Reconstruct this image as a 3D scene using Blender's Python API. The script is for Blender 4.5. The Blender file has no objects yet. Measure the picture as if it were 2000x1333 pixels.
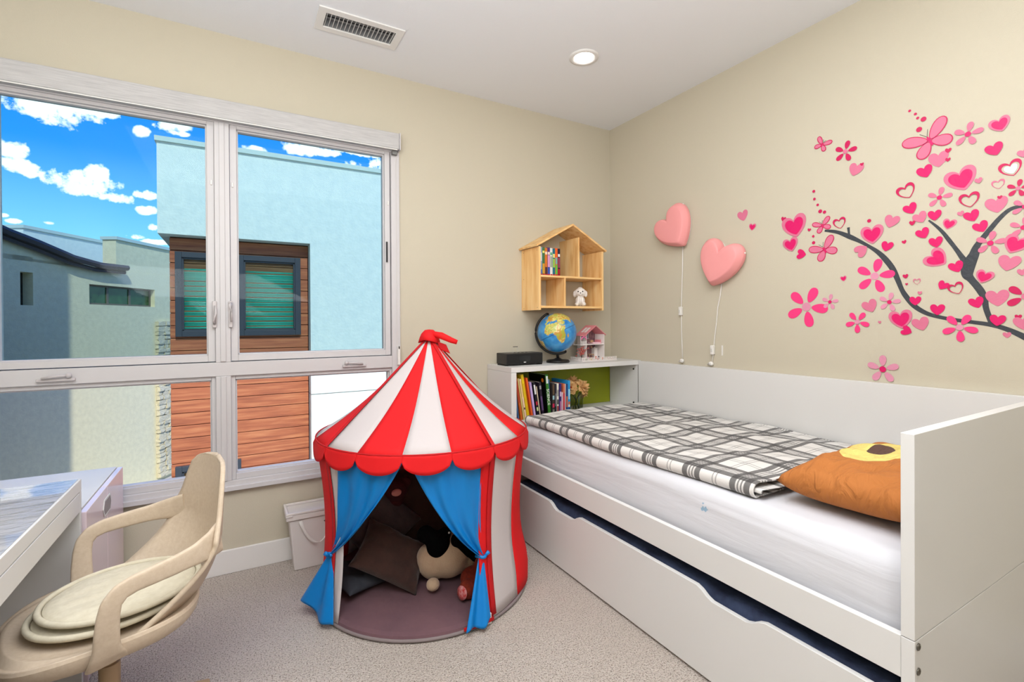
import bpy, bmesh, math, random
from mathutils import Vector, Matrix, noise
sc = bpy.context.scene
col = sc.collection
PI = math.pi
R = math.radians
random.seed(7)

# ------------------------------------------------------------------ camera
YAW, PITCH, ROLL = 0.51773, -0.00481, -0.00571
FPX, CYPX = 939.2, 634.1
_f = Vector((math.sin(YAW)*math.cos(PITCH), math.cos(YAW)*math.cos(PITCH), math.sin(PITCH)))
_r0 = Vector((math.cos(YAW), -math.sin(YAW), 0))
_u0 = _r0.cross(_f)
_r = _r0*math.cos(ROLL) + _u0*math.sin(ROLL)
_u = -_r0*math.sin(ROLL) + _u0*math.cos(ROLL)
CAM = Vector((-2.494, -2.844, 1.27))
cd = bpy.data.cameras.new('camera')
cam = bpy.data.objects.new('camera', cd)
col.objects.link(cam)
m = Matrix.Identity(4)
for i in range(3):
    m[i][0] = _r[i]; m[i][1] = _u[i]; m[i][2] = -_f[i]; m[i][3] = CAM[i]
cam.matrix_world = m
cd.sensor_width = 36; cd.sensor_fit = 'HORIZONTAL'
cd.lens = FPX/2000*36
cd.shift_x = 0
cd.shift_y = -(666.5-CYPX)/2000
cd.clip_start = 0.05; cd.clip_end = 500
sc.camera = cam

# ------------------------------------------------------------------ view, world, sun, area lights
sc.view_settings.view_transform = 'Standard'
sc.view_settings.look = 'None'
sc.view_settings.exposure = 0.06
sc.view_settings.gamma = 1.0
sc.view_settings.use_curve_mapping = False

def lin(c):
    out = []
    for v in c[:3]:
        v = v/255.0
        out.append(v/12.92 if v <= 0.04045 else ((v+0.055)/1.055)**2.4)
    return tuple(out)+(1.0,)

class NT:
    def __init__(s, nt): s.nt = nt; s.n = nt.nodes; s.l = nt.links
    def add(s, t, **kw):
        n = s.n.new(t)
        for k, v in kw.items():
            if k == 'ins':
                for a, b in v.items():
                    if hasattr(b, 'is_output'): s.l.new(b, n.inputs[a])
                    else: n.inputs[a].default_value = b
            else: setattr(n, k, v)
        return n
    def math(s, op, a, b=None, clamp=False):
        n = s.n.new('ShaderNodeMath'); n.operation = op; n.use_clamp = clamp
        for i, v in enumerate((a, b)):
            if v is None: continue
            if hasattr(v, 'is_output'): s.l.new(v, n.inputs[i])
            else: n.inputs[i].default_value = v
        return n.outputs[0]
    def mix(s, f, a, b):
        n = s.n.new('ShaderNodeMix'); n.data_type = 'RGBA'
        for k, v in ((0, f), (6, a), (7, b)):
            if hasattr(v, 'is_output'): s.l.new(v, n.inputs[k])
            else: n.inputs[k].default_value = v
        return n.outputs[2]
    def ramp(s, f, stops, interp='LINEAR'):
        n = s.n.new('ShaderNodeValToRGB'); n.color_ramp.interpolation = interp
        e = n.color_ramp.elements
        while len(e) < len(stops): e.new(0.5)
        for el, (p, c) in zip(e, stops): el.position = p; el.color = c if len(c) == 4 else tuple(c)+(1,)
        s.l.new(f, n.inputs[0]); return n.outputs[0]

def build_world():
    w = bpy.data.worlds.new('sky'); sc.world = w; w.use_nodes = True
    N = NT(w.node_tree); N.n.clear()
    tc = N.add('ShaderNodeTexCoord')
    d = tc.outputs['Generated']
    sep = N.add('ShaderNodeSeparateXYZ', ins={0: d})
    z = sep.outputs[2]
    grad = N.ramp(N.math('MAXIMUM', z, 0.0), [(0.0, lin((198, 226, 240))), (0.12, lin((128, 192, 236))), (0.27, lin((40, 134, 224))), (0.6, lin((14, 88, 200))), (1.0, lin((12, 70, 185)))])
    nz = N.add('ShaderNodeTexNoise', ins={'Vector': d, 'Scale': 44.0, 'Detail': 8.0, 'Roughness': 0.6}).outputs[0]
    blobs = [(-0.224, 0.921, 0.318, 0.067, 0.0282), (-0.248, 0.912, 0.327, 0.044, 0.0199), (-0.18, 0.93, 0.32, 0.028, 0.0133), (-0.278, 0.929, 0.246, 0.025, 0.0117), (-0.269, 0.937, 0.224, 0.021, 0.012), (-0.201, 0.956, 0.215, 0.048, 0.0187), (-0.186, 0.956, 0.227, 0.018, 0.0173), (-0.162, 0.967, 0.199, 0.025, 0.0103), (-0.138, 0.968, 0.209, 0.009, 0.0081), (-0.125, 0.97, 0.21, 0.012, 0.0081), (-0.129, 0.974, 0.185, 0.016, 0.0082), (-0.13, 0.944, 0.304, 0.012, 0.0097), (-0.089, 0.943, 0.32, 0.03, 0.012), (-0.078, 0.948, 0.31, 0.021, 0.0055), (0.029, 0.952, 0.304, 0.02, 0.0067), (0.103, 0.944, 0.315, 0.036, 0.0126), (0.146, 0.939, 0.313, 0.027, 0.0078), (0.189, 0.926, 0.326, 0.051, 0.0112), (0.216, 0.922, 0.32, 0.028, 0.0079), (-0.12, 0.98, 0.159, 0.007, 0.0076), (-0.143, 0.979, 0.142, 0.013, 0.0051), (-0.12, 0.983, 0.136, 0.021, 0.0051), (-0.278, 0.949, 0.148, 0.01, 0.0046), (-0.243, 0.958, 0.151, 0.007, 0.0032), (-0.288, 0.945, 0.155, 0.008, 0.0038), (-0.284, 0.949, 0.138, 0.01, 0.0031), (-0.165, 0.929, 0.331, 0.005, 0.0031), (-0.257, 0.942, 0.217, 0.008, 0.0066)]
    rnd = random.Random(5)
    for i in range(16):
        a = R(138 + i*16.5 + rnd.uniform(-4, 4)); zz = rnd.uniform(.15, .6)
        blobs.append((math.cos(a), math.sin(a), zz, rnd.uniform(.08, .2), rnd.uniform(.03, .07)))
    best = None
    for (x, y, zz, sh, sz) in blobs:
        v = Vector((x, y, 0)).normalized(); h = math.sqrt(max(0.0, 1-zz*zz)); v = v*h; v.z = zz
        tg = Vector((-v.y, v.x, 0)).normalized()
        sub = N.add('ShaderNodeVectorMath', operation='SUBTRACT', ins={0: d, 1: tuple(v)}).outputs[0]
        a = N.add('ShaderNodeVectorMath', operation='DOT_PRODUCT', ins={0: sub, 1: tuple(tg*(1/sh))}).outputs['Value']
        b = N.add('ShaderNodeVectorMath', operation='DOT_PRODUCT', ins={0: sub, 1: (0, 0, 1/sz)}).outputs['Value']
        q = N.math('ADD', N.math('MULTIPLY', a, a), N.math('MULTIPLY', b, b))
        q = N.math('SUBTRACT', 1.0, q)
        best = q if best is None else N.math('MAXIMUM', best, q)
    m1 = N.math('ADD', N.math('MAXIMUM', best, -1.5), N.math('MULTIPLY', N.math('SUBTRACT', nz, 0.5), 4.0))
    m1 = N.math('MULTIPLY', N.math('ADD', m1, -.02), 2.2, True)
    n2 = N.add('ShaderNodeTexNoise', ins={'Vector': d, 'Scale': 30.0, 'Detail': 6.0}).outputs[0]
    cc = N.mix(n2, lin((226, 228, 242)), lin((255, 255, 255)))
    c = N.mix(m1, grad, cc)
    gz = N.math('GREATER_THAN', z, -0.02)
    c = N.mix(gz, lin((150, 145, 135)), c)
    bg = N.add('ShaderNodeBackground', ins={0: c, 1: SKY})
    out = N.add('ShaderNodeOutputWorld'); N.l.new(bg.outputs[0], out.inputs[0])
SKY = 2.5
build_world()

sd = bpy.data.lights.new('sun', 'SUN'); so = bpy.data.objects.new('sun', sd); col.objects.link(so)
sd.energy = 4.3; sd.angle = R(0.6); sd.color = (1.0, 0.97, 0.9)
so.rotation_euler = Vector((-0.048, 0.742, -0.669)).to_track_quat('-Z', 'Y').to_euler()
so.location = (0, -10, 12)

def area(name, loc, aim, sx, sy, power, colr=(1, 1, 1)):
    l = bpy.data.lights.new(name, 'AREA'); o = bpy.data.objects.new(name, l); col.objects.link(o)
    l.shape = 'RECTANGLE'; l.size = sx; l.size_y = sy; l.energy = power; l.color = colr
    o.location = loc; o.rotation_euler = (Vector(aim)-Vector(loc)).to_track_quat('-Z', 'Y').to_euler()
    return o
area('overhead_fill', (-2.05, -2.2, 2.70), (-2.05, -2.15, 0), 2.3, 1.4, 50, (.97, .985, 1))  # unseen area light added overhead to fill the room, not a fixture
area('upward_fill', (-2.75, -3.1, 1.7), (-2.6, -2.8, 2.74), 1.6, 1.2, 88, (.97, .985, 1))  # added light floating out of view, aimed up to brighten the ceiling

# ------------------------------------------------------------------ materials
MATS = {}
def pmat(name, rgb, rough=0.6, metal=0.0, spec=0.4, bump=None, var=None, coat=0.0, transl=0.0, emit=None, sheen=0.0, stretch=None):
    """procedural material: base colour in sRGB 0..255, optional noise relief (scale, strength) and colour variation (rgb2, scale)"""
    if name in MATS: return MATS[name]
    m = bpy.data.materials.new(name); m.use_nodes = True
    N = NT(m.node_tree); b = N.n['Principled BSDF']; out = N.n['Material Output']
    b.inputs['Base Color'].default_value = lin(rgb)
    b.inputs['Roughness'].default_value = rough
    b.inputs['Metallic'].default_value = metal
    b.inputs['Specular IOR Level'].default_value = spec
    b.inputs['Coat Weight'].default_value = coat
    if sheen: b.inputs['Sheen Weight'].default_value = sheen
    tc = N.add('ShaderNodeTexCoord').outputs['Object']
    if stretch: tc = N.add('ShaderNodeMapping', ins={0: tc, 'Scale': stretch}).outputs[0]
    csock = None
    if var:
        rgb2, sca = var[0], var[1]
        nz = N.add('ShaderNodeTexNoise', ins={'Vector': tc, 'Scale': sca, 'Detail': 5.0, 'Roughness': 0.6}).outputs[0]
        lo, hi = (var[2], var[3]) if len(var) > 3 else (0.35, 0.65)
        csock = N.ramp(nz, [(lo, lin(rgb)), (hi, lin(rgb2))])
        N.l.new(csock, b.inputs['Base Color'])
    if bump:
        nb = N.add('ShaderNodeTexNoise', ins={'Vector': tc, 'Scale': bump[0], 'Detail': 4.0}).outputs[0]
        bp = N.add('ShaderNodeBump', ins={'Height': nb, 'Strength': bump[1], 'Distance': bump[2] if len(bump) > 2 else 0.004})
        N.l.new(bp.outputs[0], b.inputs['Normal'])
    if emit:
        b.inputs['Emission Color'].default_value = lin(emit[0]); b.inputs['Emission Strength'].default_value = emit[1]
    if transl:
        t = N.add('ShaderNodeBsdfTranslucent', ins={0: lin(rgb)})
        mx = N.add('ShaderNodeMixShader', ins={0: transl}); N.l.new(b.outputs[0], mx.inputs[1]); N.l.new(t.outputs[0], mx.inputs[2])
        N.l.new(mx.outputs[0], out.inputs[0])
    MATS[name] = m
    return m

def glass_mat(name, tint, gloss=0.02, bump=None):
    if name in MATS: return MATS[name]
    m = bpy.data.materials.new(name); m.use_nodes = True
    N = NT(m.node_tree); N.n.clear()
    t = N.add('ShaderNodeBsdfTransparent', ins={0: tuple(tint)+(1,)})
    g = N.add('ShaderNodeBsdfGlossy', ins={0: (1, 1, 1, 1), 'Roughness': 0.03})
    fr = N.add('ShaderNodeLayerWeight', ins={0: 0.35}).outputs['Fresnel']
    if bump:
        tc = N.add('ShaderNodeTexCoord').outputs['Object']
        mp = N.add('ShaderNodeMapping', ins={0: tc, 'Scale': bump[2]}).outputs[0]
        nb = N.add('ShaderNodeTexNoise', ins={'Vector': mp, 'Scale': bump[0], 'Detail': 2.0}).outputs[0]
        bp = N.add('ShaderNodeBump', ins={'Height': nb, 'Strength': bump[1], 'Distance': 0.01})
        N.l.new(bp.outputs[0], g.inputs['Normal'])
    f = N.math('MULTIPLY', fr, gloss*4, True)
    if bump: f = N.math('ADD', f, 0.1, True)
    mx = N.add('ShaderNodeMixShader'); N.l.new(f, mx.inputs[0]); N.l.new(t.outputs[0], mx.inputs[1]); N.l.new(g.outputs[0], mx.inputs[2])
    o = N.add('ShaderNodeOutputMaterial'); N.l.new(mx.outputs[0], o.inputs[0])
    MATS[name] = m
    return m

# ------------------------------------------------------------------ object helpers
def tag(o, label=None, cat=None, group=None, kind=None):
    if label: o['label'] = label
    if cat: o['category'] = cat
    if group: o['group'] = group
    if kind: o['kind'] = kind
    return o
def empty(name, loc=(0, 0, 0), rz=0.0):
    o = bpy.data.objects.new(name, None); col.objects.link(o)
    o.location = loc; o.rotation_euler = (0, 0, rz); o.empty_display_size = 0.05
    return o
class MB:
    """collects simple solids; build() links them as one mesh object"""
    def __init__(s): s.v = []; s.f = []; s.mi = []; s.cur = 0; s.M = Matrix.Identity(4)
    def raw(s, vs, fs):
        b = len(s.v)
        s.v += [s.M @ Vector(p) for p in vs]
        s.f += [tuple(i+b for i in f) for f in fs]; s.mi += [s.cur]*len(fs)
        return s
    def box(s, x0, x1, y0, y1, z0, z1):
        vs = [(x, y, z) for z in (z0, z1) for y in (y0, y1) for x in (x0, x1)]
        return s.raw(vs, [(0, 2, 3, 1), (4, 5, 7, 6), (0, 1, 5, 4), (2, 6, 7, 3), (0, 4, 6, 2), (1, 3, 7, 5)])
    def prism(s, pts, z0, z1):
        n = len(pts)
        vs = [(p[0], p[1], z0) for p in pts]+[(p[0], p[1], z1) for p in pts]
        fs = [tuple(range(n-1, -1, -1)), tuple(range(n, 2*n))]+[(i, (i+1) % n, n+(i+1) % n, n+i) for i in range(n)]
        return s.raw(vs, fs)
    def lathe(s, prof, n=24, cx=0, cy=0, ang=None):
        vs = []; fs = []
        for r, z in prof:
            for k in range(n):
                a = 2*PI*k/n; vs.append((cx+r*math.cos(a), cy+r*math.sin(a), z))
        for j in range(len(prof)-1):
            for k in range(n):
                k2 = (k+1) % n; fs.append((j*n+k, j*n+k2, (j+1)*n+k2, (j+1)*n+k))
        fs.append(tuple(range(n-1, -1, -1))); fs.append(tuple((len(prof)-1)*n+k for k in range(n)))
        return s.raw(vs, fs)
    def tube(s, pts, r, n=8, cap=True):
        pts = [Vector(p) for p in pts]; vs = []; fs = []
        rr = r if isinstance(r, (list, tuple)) else [r]*len(pts)
        t0 = (pts[1]-pts[0]).normalized(); up = Vector((0, 0, 1)) if abs(t0.z) < .9 else Vector((1, 0, 0))
        for i, p in enumerate(pts):
            t = (pts[min(i+1, len(pts)-1)]-pts[max(i-1, 0)]).normalized()
            a = t.cross(up)
            if a.length < 1e-4: a = t.cross(Vector((0, 1, 0)))
            a.normalize(); b = t.cross(a).normalized(); up = -b if False else up
            for k in range(n):
                q = 2*PI*k/n; vs.append(p+(a*math.cos(q)+b*math.sin(q))*rr[i])
        for j in range(len(pts)-1):
            for k in range(n):
                k2 = (k+1) % n; fs.append((j*n+k, j*n+k2, (j+1)*n+k2, (j+1)*n+k))
        if cap: fs.append(tuple(range(n-1, -1, -1))); fs.append(tuple((len(pts)-1)*n+k for k in range(n)))
        return s.raw(vs, fs)
    def ball(s, c, r, nu=16, nv=10):
        if not isinstance(r, (tuple, list)): r = (r, r, r)
        vs = [(c[0], c[1], c[2]-r[2])]; fs = []
        for j in range(1, nv):
            a = PI*j/nv-PI/2
            for k in range(nu):
                b = 2*PI*k/nu; vs.append((c[0]+r[0]*math.cos(a)*math.cos(b), c[1]+r[1]*math.cos(a)*math.sin(b), c[2]+r[2]*math.sin(a)))
        vs.append((c[0], c[1], c[2]+r[2]))
        for k in range(nu):
            k2 = (k+1) % nu; fs.append((0, 1+k2, 1+k))
            for j in range(nv-2): a = 1+j*nu; fs.append((a+k, a+k2, a+nu+k2, a+nu+k))
            a = 1+(nv-2)*nu; fs.append((a+k, a+k2, len(vs)-1))
        return s.raw(vs, fs)
    def grid(s, fn, nu, nv, wrap=False):
        vs = []; fs = []; c = nu if wrap else nu+1
        for j in range(nv+1):
            for i in range(c): vs.append(fn(i/nu, j/nv))
        for j in range(nv):
            for i in range(nu):
                i2 = (i+1) % c; fs.append((j*c+i, j*c+i2, (j+1)*c+i2, (j+1)*c+i))
        return s.raw(vs, fs)
    def build(s, name, mat, parent=None, smooth=False, bevel=0.0, solid=0.0, seg=2, off=-1, subd=0, loc=None, fixn=False):
        me = bpy.data.meshes.new(name)
        me.from_pydata([tuple(p) for p in s.v], [], s.f)
        for mm in (mat if isinstance(mat, (list, tuple)) else [mat]): me.materials.append(mm)
        if any(s.mi): me.polygons.foreach_set('material_index', s.mi)
        if fixn:
            bm = bmesh.new(); bm.from_mesh(me); bmesh.ops.recalc_face_normals(bm, faces=bm.faces); bm.to_mesh(me); bm.free()
        if smooth: me.polygons.foreach_set('use_smooth', [True]*len(me.polygons))
        me.update()
        o = bpy.data.objects.new(name, me); col.objects.link(o)
        if parent: o.parent = parent
        if loc: o.location = loc
        if solid: q = o.modifiers.new('solid', 'SOLIDIFY'); q.thickness = solid; q.offset = off
        if bevel:
            q = o.modifiers.new('bevel', 'BEVEL'); q.width = bevel; q.segments = seg; q.limit_method = 'ANGLE'; q.angle_limit = R(40)
            q.harden_normals = False
            if not smooth:
                me.polygons.foreach_set('use_smooth', [True]*len(me.polygons))
                q.harden_normals = True
        if subd: q = o.modifiers.new('sub', 'SUBSURF'); q.levels = subd; q.render_levels = subd
        return o
def box(name, x0, x1, y0, y1, z0, z1, mat, parent=None, bevel=0.0):
    return MB().box(min(x0, x1), max(x0, x1), min(y0, y1), max(y0, y1), min(z0, z1), max(z0, z1)).build(name, mat, parent, bevel=bevel)
def struct(o): o['kind'] = 'structure'; return o
def blob(name, els, mat, parent=None, voxel=0.007, sm=8, fur=None):
    """one continuous body grown from overlapping ellipsoids (centre, radii, euler)"""
    bm = bmesh.new()
    for e in els:
        c, r = Vector(e[0]), e[1]
        rot = Matrix.Rotation(0, 4, 'X')
        if len(e) > 2:
            from mathutils import Euler
            rot = Euler([R(a) for a in e[2]]).to_matrix().to_4x4()
        M = Matrix.Translation(c) @ rot @ Matrix.Diagonal((r[0], r[1], r[2], 1))
        bmesh.ops.create_icosphere(bm, subdivisions=3, radius=1.0, matrix=M)
    me = bpy.data.meshes.new(name); bm.to_mesh(me); bm.free()
    o = bpy.data.objects.new(name, me); col.objects.link(o)
    q = o.modifiers.new('r', 'REMESH'); q.mode = 'VOXEL'; q.voxel_size = voxel
    q = o.modifiers.new('s', 'SMOOTH'); q.iterations = sm; q.factor = 0.6
    dg = bpy.context.evaluated_depsgraph_get(); ev = o.evaluated_get(dg)
    me2 = bpy.data.meshes.new_from_object(ev)
    o.modifiers.clear(); o.data = me2; bpy.data.meshes.remove(me); me2.name = name
    if fur:
        for v in me2.vertices:
            v.co += v.normal*(noise.noise(v.co*fur[0]))*fur[1]
    me2.materials.clear(); me2.materials.append(mat)
    me2.polygons.foreach_set('use_smooth', [True]*len(me2.polygons))
    if parent: o.parent = parent
    return o
def lettering(name, txt, size, M, mat, parent=None, depth=0.0004):
    c = bpy.data.curves.new(name, 'FONT'); c.body = txt; c.size = size; c.extrude = depth; c.align_x = 'CENTER'; c.align_y = 'CENTER'
    t = bpy.data.objects.new('tmp', c); col.objects.link(t)
    dg = bpy.context.evaluated_depsgraph_get()
    me = bpy.data.meshes.new_from_object(t.evaluated_get(dg))
    bpy.data.objects.remove(t); bpy.data.curves.remove(c)
    me.transform(M); me.materials.clear(); me.materials.append(mat); me.name = name
    o = bpy.data.objects.new(name, me); col.objects.link(o)
    if parent: o.parent = parent
    return o
def copy_tree(o, parent=None):
    c = o.copy(); col.objects.link(c); c.parent = parent
    for ch in list(o.children): copy_tree(ch, c)
    return c

# colours of the place
WALL = pmat('wall_paint', (198, 190, 171), 0.85, spec=.2, bump=(260, .25, .002))
CEIL = pmat('ceiling_paint', (232, 234, 238), 0.9, spec=.2, bump=(240, .2, .002))
TRIM = pmat('white_trim', (228, 225, 222), 0.45)
VINYL = pmat('vinyl_frame', (202, 199, 200), 0.45)
WHITE = pmat('white_laminate', (219, 218, 216), 0.4)
PLASTIC_W = pmat('white_plastic', (230, 227, 222), 0.4)
BLACK = pmat('black_plastic', (24, 23, 24), 0.35)

def carpet():
    m = bpy.data.materials.new('carpet'); m.use_nodes = True; N = NT(m.node_tree); b = N.n['Principled BSDF']
    tc = N.add('ShaderNodeTexCoord').outputs['Object']
    n1 = N.add('ShaderNodeTexNoise', ins={'Vector': tc, 'Scale': 170.0, 'Detail': 3.0, 'Roughness': .7}).outputs[0]
    n2 = N.add('ShaderNodeTexVoronoi', ins={'Vector': tc, 'Scale': 190.0}).outputs['Distance']
    n3 = N.add('ShaderNodeTexNoise', ins={'Vector': tc, 'Scale': 2.2, 'Detail': 3.0}).outputs[0]
    c = N.ramp(n1, [(0.38, lin((160, 143, 130))), (0.48, lin((236, 224, 214))), (1.0, lin((246, 238, 231)))])
    c = N.mix(N.ramp(n3, [(.35, (0, 0, 0)), (.7, (.25, .25, .25))]), c, lin((206, 190, 178)))
    N.l.new(c, b.inputs['Base Color']); b.inputs['Roughness'].default_value = 1.0; b.inputs['Specular IOR Level'].default_value = .05
    h = N.math('ADD', N.math('MULTIPLY', n1, 1.2), N.math('MULTIPLY', n2, -.6))
    bp = N.add('ShaderNodeBump', ins={'Height': h, 'Strength': 1.0, 'Distance': .012}); N.l.new(bp.outputs[0], b.inputs['Normal'])
    return m
CARPET = carpet()

# ------------------------------------------------------------------ room shell
XL, YF, H = -3.66, -4.5, 2.74
struct(box('floor', XL-.15, .15, YF-.15, .15, -.12, 0, CARPET))
struct(box('roof_deck', XL-.15, .15, YF-.15, .15, H+.16, H+.3, CEIL))
WX0, WX1, WZ0, WZ1 = -3.47, -1.65, 0.44, 2.345
mb = MB().box(XL, WX0, 0, .15, 0, H).box(WX1, 0, 0, .15, 0, H).box(WX0, WX1, 0, .15, 0, WZ0).box(WX0, WX1, 0, .15, WZ1, H)
struct(mb.build('wall_back', WALL))
struct(box('wall_right', 0, .15, YF, .15, 0, H, WALL))
struct(box('wall_left', XL-.15, XL, YF, .15, 0, H, WALL))
struct(box('wall_front', XL-.15, .15, YF-.15, YF, 0, H, WALL))
# ceiling board with a cut for the air vent and the downlight can
VX0, VX1, VY0, VY1 = -2.125, -1.785, -.445, -.32
LX, LY = -.815, -.72
mb = MB()
for (a, b, c, d) in ((XL, VX0, YF, 0), (VX1, 0, YF, 0), (VX0, VX1, YF, VY0), (VX0, VX1, VY1, 0)):
    mb.box(a, b, c, d, H, H+.02)
co = mb.build('ceiling', CEIL); struct(co)
struct(box('baseboard_back', -2.95, -1.07, -.015, 0, 0, .12, TRIM, bevel=.003))
struct(box('baseboard_right', -.015, 0, YF, -2.35, 0, .12, TRIM, bevel=.003))
struct(box('baseboard_left', XL, XL+.015, YF, -1.95, 0, .12, TRIM, bevel=.003))
struct(box('baseboard_front', XL+.015, -.015, YF, YF+.015, 0, .12, TRIM, bevel=.003))

# ------------------------------------------------------------------ the window
win = struct(empty('window_1', (0, 0, 0)))
PX = dict(l0=-3.385, l1=-2.625, r0=-2.495, r1=-1.735, zt=2.29, zb=1.11, bz1=.99, bz0=.50, bl1=-2.612, br0=-2.508, br1=-1.71)
y0, y1 = -.012, .11
def fr(x0, x1, z0, z1, a=y0, b=y1, name='frame_bar'): return box(name, x0, x1, a, b, z0, z1, VINYL, win, bevel=.0025)
fr(WX0, WX1, 2.285, WZ1)                         # head
fr(WX0, WX1, WZ0, .47)                           # bottom frame
fr(WX0, WX1, WZ0-.018, WZ0+.006, -.03, .0, 'sill_nosing')
fr(WX0, WX0+.05, .47, 2.285)
fr(-1.70, WX1, .47, 2.285)
fr(-3.42, -1.70, 1.005, 1.075)                     # transom
fr(-2.593, -2.527, 1.075, 2.285, y0, y1, 'mullion')
fr(-2.572, -2.548, 1.078, 2.283, y0-.006, y0+.01, 'mullion_cover')
fr(-2.593, -2.527, .47, 1.005, y0, y1, 'mullion')
fr(-2.572, -2.548, .473, 1.003, y0-.006, y0+.01, 'mullion_cover')
def sash(x0, x1, z0, z1, w, name, glass, d0=.004, wt=None):
    wt = wt or w
    s = MB()
    s.box(x0-w, x0, d0, .07, z0-wt, z1+w).box(x1, x1+w, d0, .07, z0-wt, z1+w).box(x0, x1, d0, .07, z0-wt, z0).box(x0, x1, d0, .07, z1, z1+w)
    a, b = .007, .007
    s.box(x0-.001, x0+a, d0+.016, .06, z0, z1).box(x1-a, x1+.001, d0+.016, .06, z0, z1).box(x0, x1, d0+.016, .06, z0-.001, z0+a).box(x0, x1, d0+.016, .06, z1-a, z1+.001)
    o = s.build(name, VINYL, win, bevel=.002)
    g = box('glass_pane', x0-.002, x1+.002, .04, .045, z0-.002, z1+.002, glass, win)
    return o
GL_UP = glass_mat('screened_glass', (.67, .76, .755))
GL_LO = glass_mat('clear_glass', (.97, .98, .96))
sash(PX['l0'], PX['l1'], 1.11, 2.29-.02, .031, 'casement_sash', GL_UP)
sash(PX['r0'], PX['r1'], 1.11, 2.29-.02, .031, 'casement_sash', GL_UP)
sash(-3.40, -2.612, .50, .985, .02, 'fixed_sash', GL_LO, wt=.03)
sash(-2.508, -1.712, .50, .985, .02, 'fixed_sash', GL_LO, wt=.03)
HAND = pmat('handle_plastic', (196, 190, 190), .35)
for s, x in ((1, -3.19), (-1, -1.92)):
    h = MB().box(x-.065, x+.065, -.028, -.012, 1.02, 1.034).build('crank_base', HAND, win, bevel=.004)
    t = MB()
    t.tube([(x-.045*s, -.034, 1.036), (x, -.038, 1.044), (x+.04*s, -.034, 1.046)], [.005, .007, .006], 8)
    t.ball((x+.045*s, -.034, 1.046), .012, 10, 6)
    t.build('crank_handle', HAND, win, smooth=True)
for s, x in ((1, -2.596), (-1, -2.527)):
    MB().box(x-.010, x+.010, -.022, -.0, 1.25, 1.385).build('latch_plate', HAND, win, bevel=.005)
    MB().tube([(x, -.024, 1.375 if s < 0 else 1.27), (x, -.042, 1.36 if s < 0 else 1.285), (x+.004, -.045, 1.32), (x+.004, -.036, 1.28 if s < 0 else 1.36)], [.007, .008, .007, .005], 8).build('latch_lever', HAND, win, smooth=True)
for x in (-1.725,):
    MB().box(x-.004, x+.004, -.006, .004, 1.63, 1.75).build('hinge_slot', pmat('dark_metal', (52, 50, 52), .4, .6), win)
# stickers seen as little white screw caps on the frame
for x, z in ((-2.606, 1.98), (-2.514, 1.98), (-1.715, 1.98)):
    MB().box(x-.004, x+.004, -.003, .005, z-.012, z+.012).build('screw_cap', PLASTIC_W, win, bevel=.002)

# roller blind cassette across the head of the window
bl = empty('roller_blind', (-2.56, -.03, 2.33)); tag(bl, 'light grey fabric covered roller blind cassette rolled up above the window', 'blind')
FAB = pmat('blind_fabric', (196, 194, 193), .8, bump=(90, .6, .002), var=((178, 176, 176), 60), stretch=(.15, 1, 3))
def pb(n, x0, x1, y0_, y1_, z0, z1, m, bev=.003):
    o = box(n, x0+2.56, x1+2.56, y0_+.03, y1_+.03, z0-2.33, z1-2.33, m, bl, bevel=bev); return o
pb('cassette', -3.50, -1.662, -.062, -.001, 2.288, 2.383, FAB, .006)
pb('end_cap', -1.662, -1.655, -.066, -.001, 2.284, 2.386, VINYL)
pb('hem_bar', -3.49, -1.675, -.066, -.058, 2.281, 2.287, pmat('hem', (240, 238, 234), .4))
pb('bracket', -1.70, -1.668, -.04, -.014, 2.262, 2.286, pmat('bracket_grey', (120, 120, 118), .4, .5))
mb = MB()
for k in range(200):
    z = 2.27-k*.0062
    for xx in (-1.674, -1.655):
        r = .0021
        c = Vector((xx+2.56, -.024+.03, z-2.33))
        mb.raw([c+Vector(d)*r for d in ((1, 0, 0), (-1, 0, 0), (0, 1, 0), (0, -1, 0), (0, 0, 1), (0, 0, -1))], [(0, 2, 4), (2, 1, 4), (1, 3, 4), (3, 0, 4), (2, 0, 5), (1, 2, 5), (3, 1, 5), (0, 3, 5)])
ch = mb.build('bead_chain', PLASTIC_W, bl); ch['kind'] = 'stuff'
pb('chain_weight', -1.672, -1.657, -.034, -.014, 1.02, 1.13, PLASTIC_W)
pb('chain_clip', -1.668, -1.661, -.036, -.030, 1.115, 1.13, BLACK, .001)

# ------------------------------------------------------------------ outside: houses across the alley
def stucco(name, rgb, rgb2):
    return pmat(name, rgb, .95, spec=.1, bump=(28, .5, .012), var=(rgb2, 9))
ST_BLUE = stucco('stucco_white', (226, 236, 230), (216, 228, 224))
ST_CREAM = stucco('stucco_cream', (232, 224, 188), (222, 214, 180))
COPE = pmat('coping_metal', (196, 214, 208), .6, bump=(20, .2, .01))
ALU = pmat('window_frame_dark', (56, 62, 72), .45)
SLAT = pmat('slat_green', (70, 190, 172), .5)
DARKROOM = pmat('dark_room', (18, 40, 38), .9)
EXGL = glass_mat('house_glass', (.82, .92, .9), .05)

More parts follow.
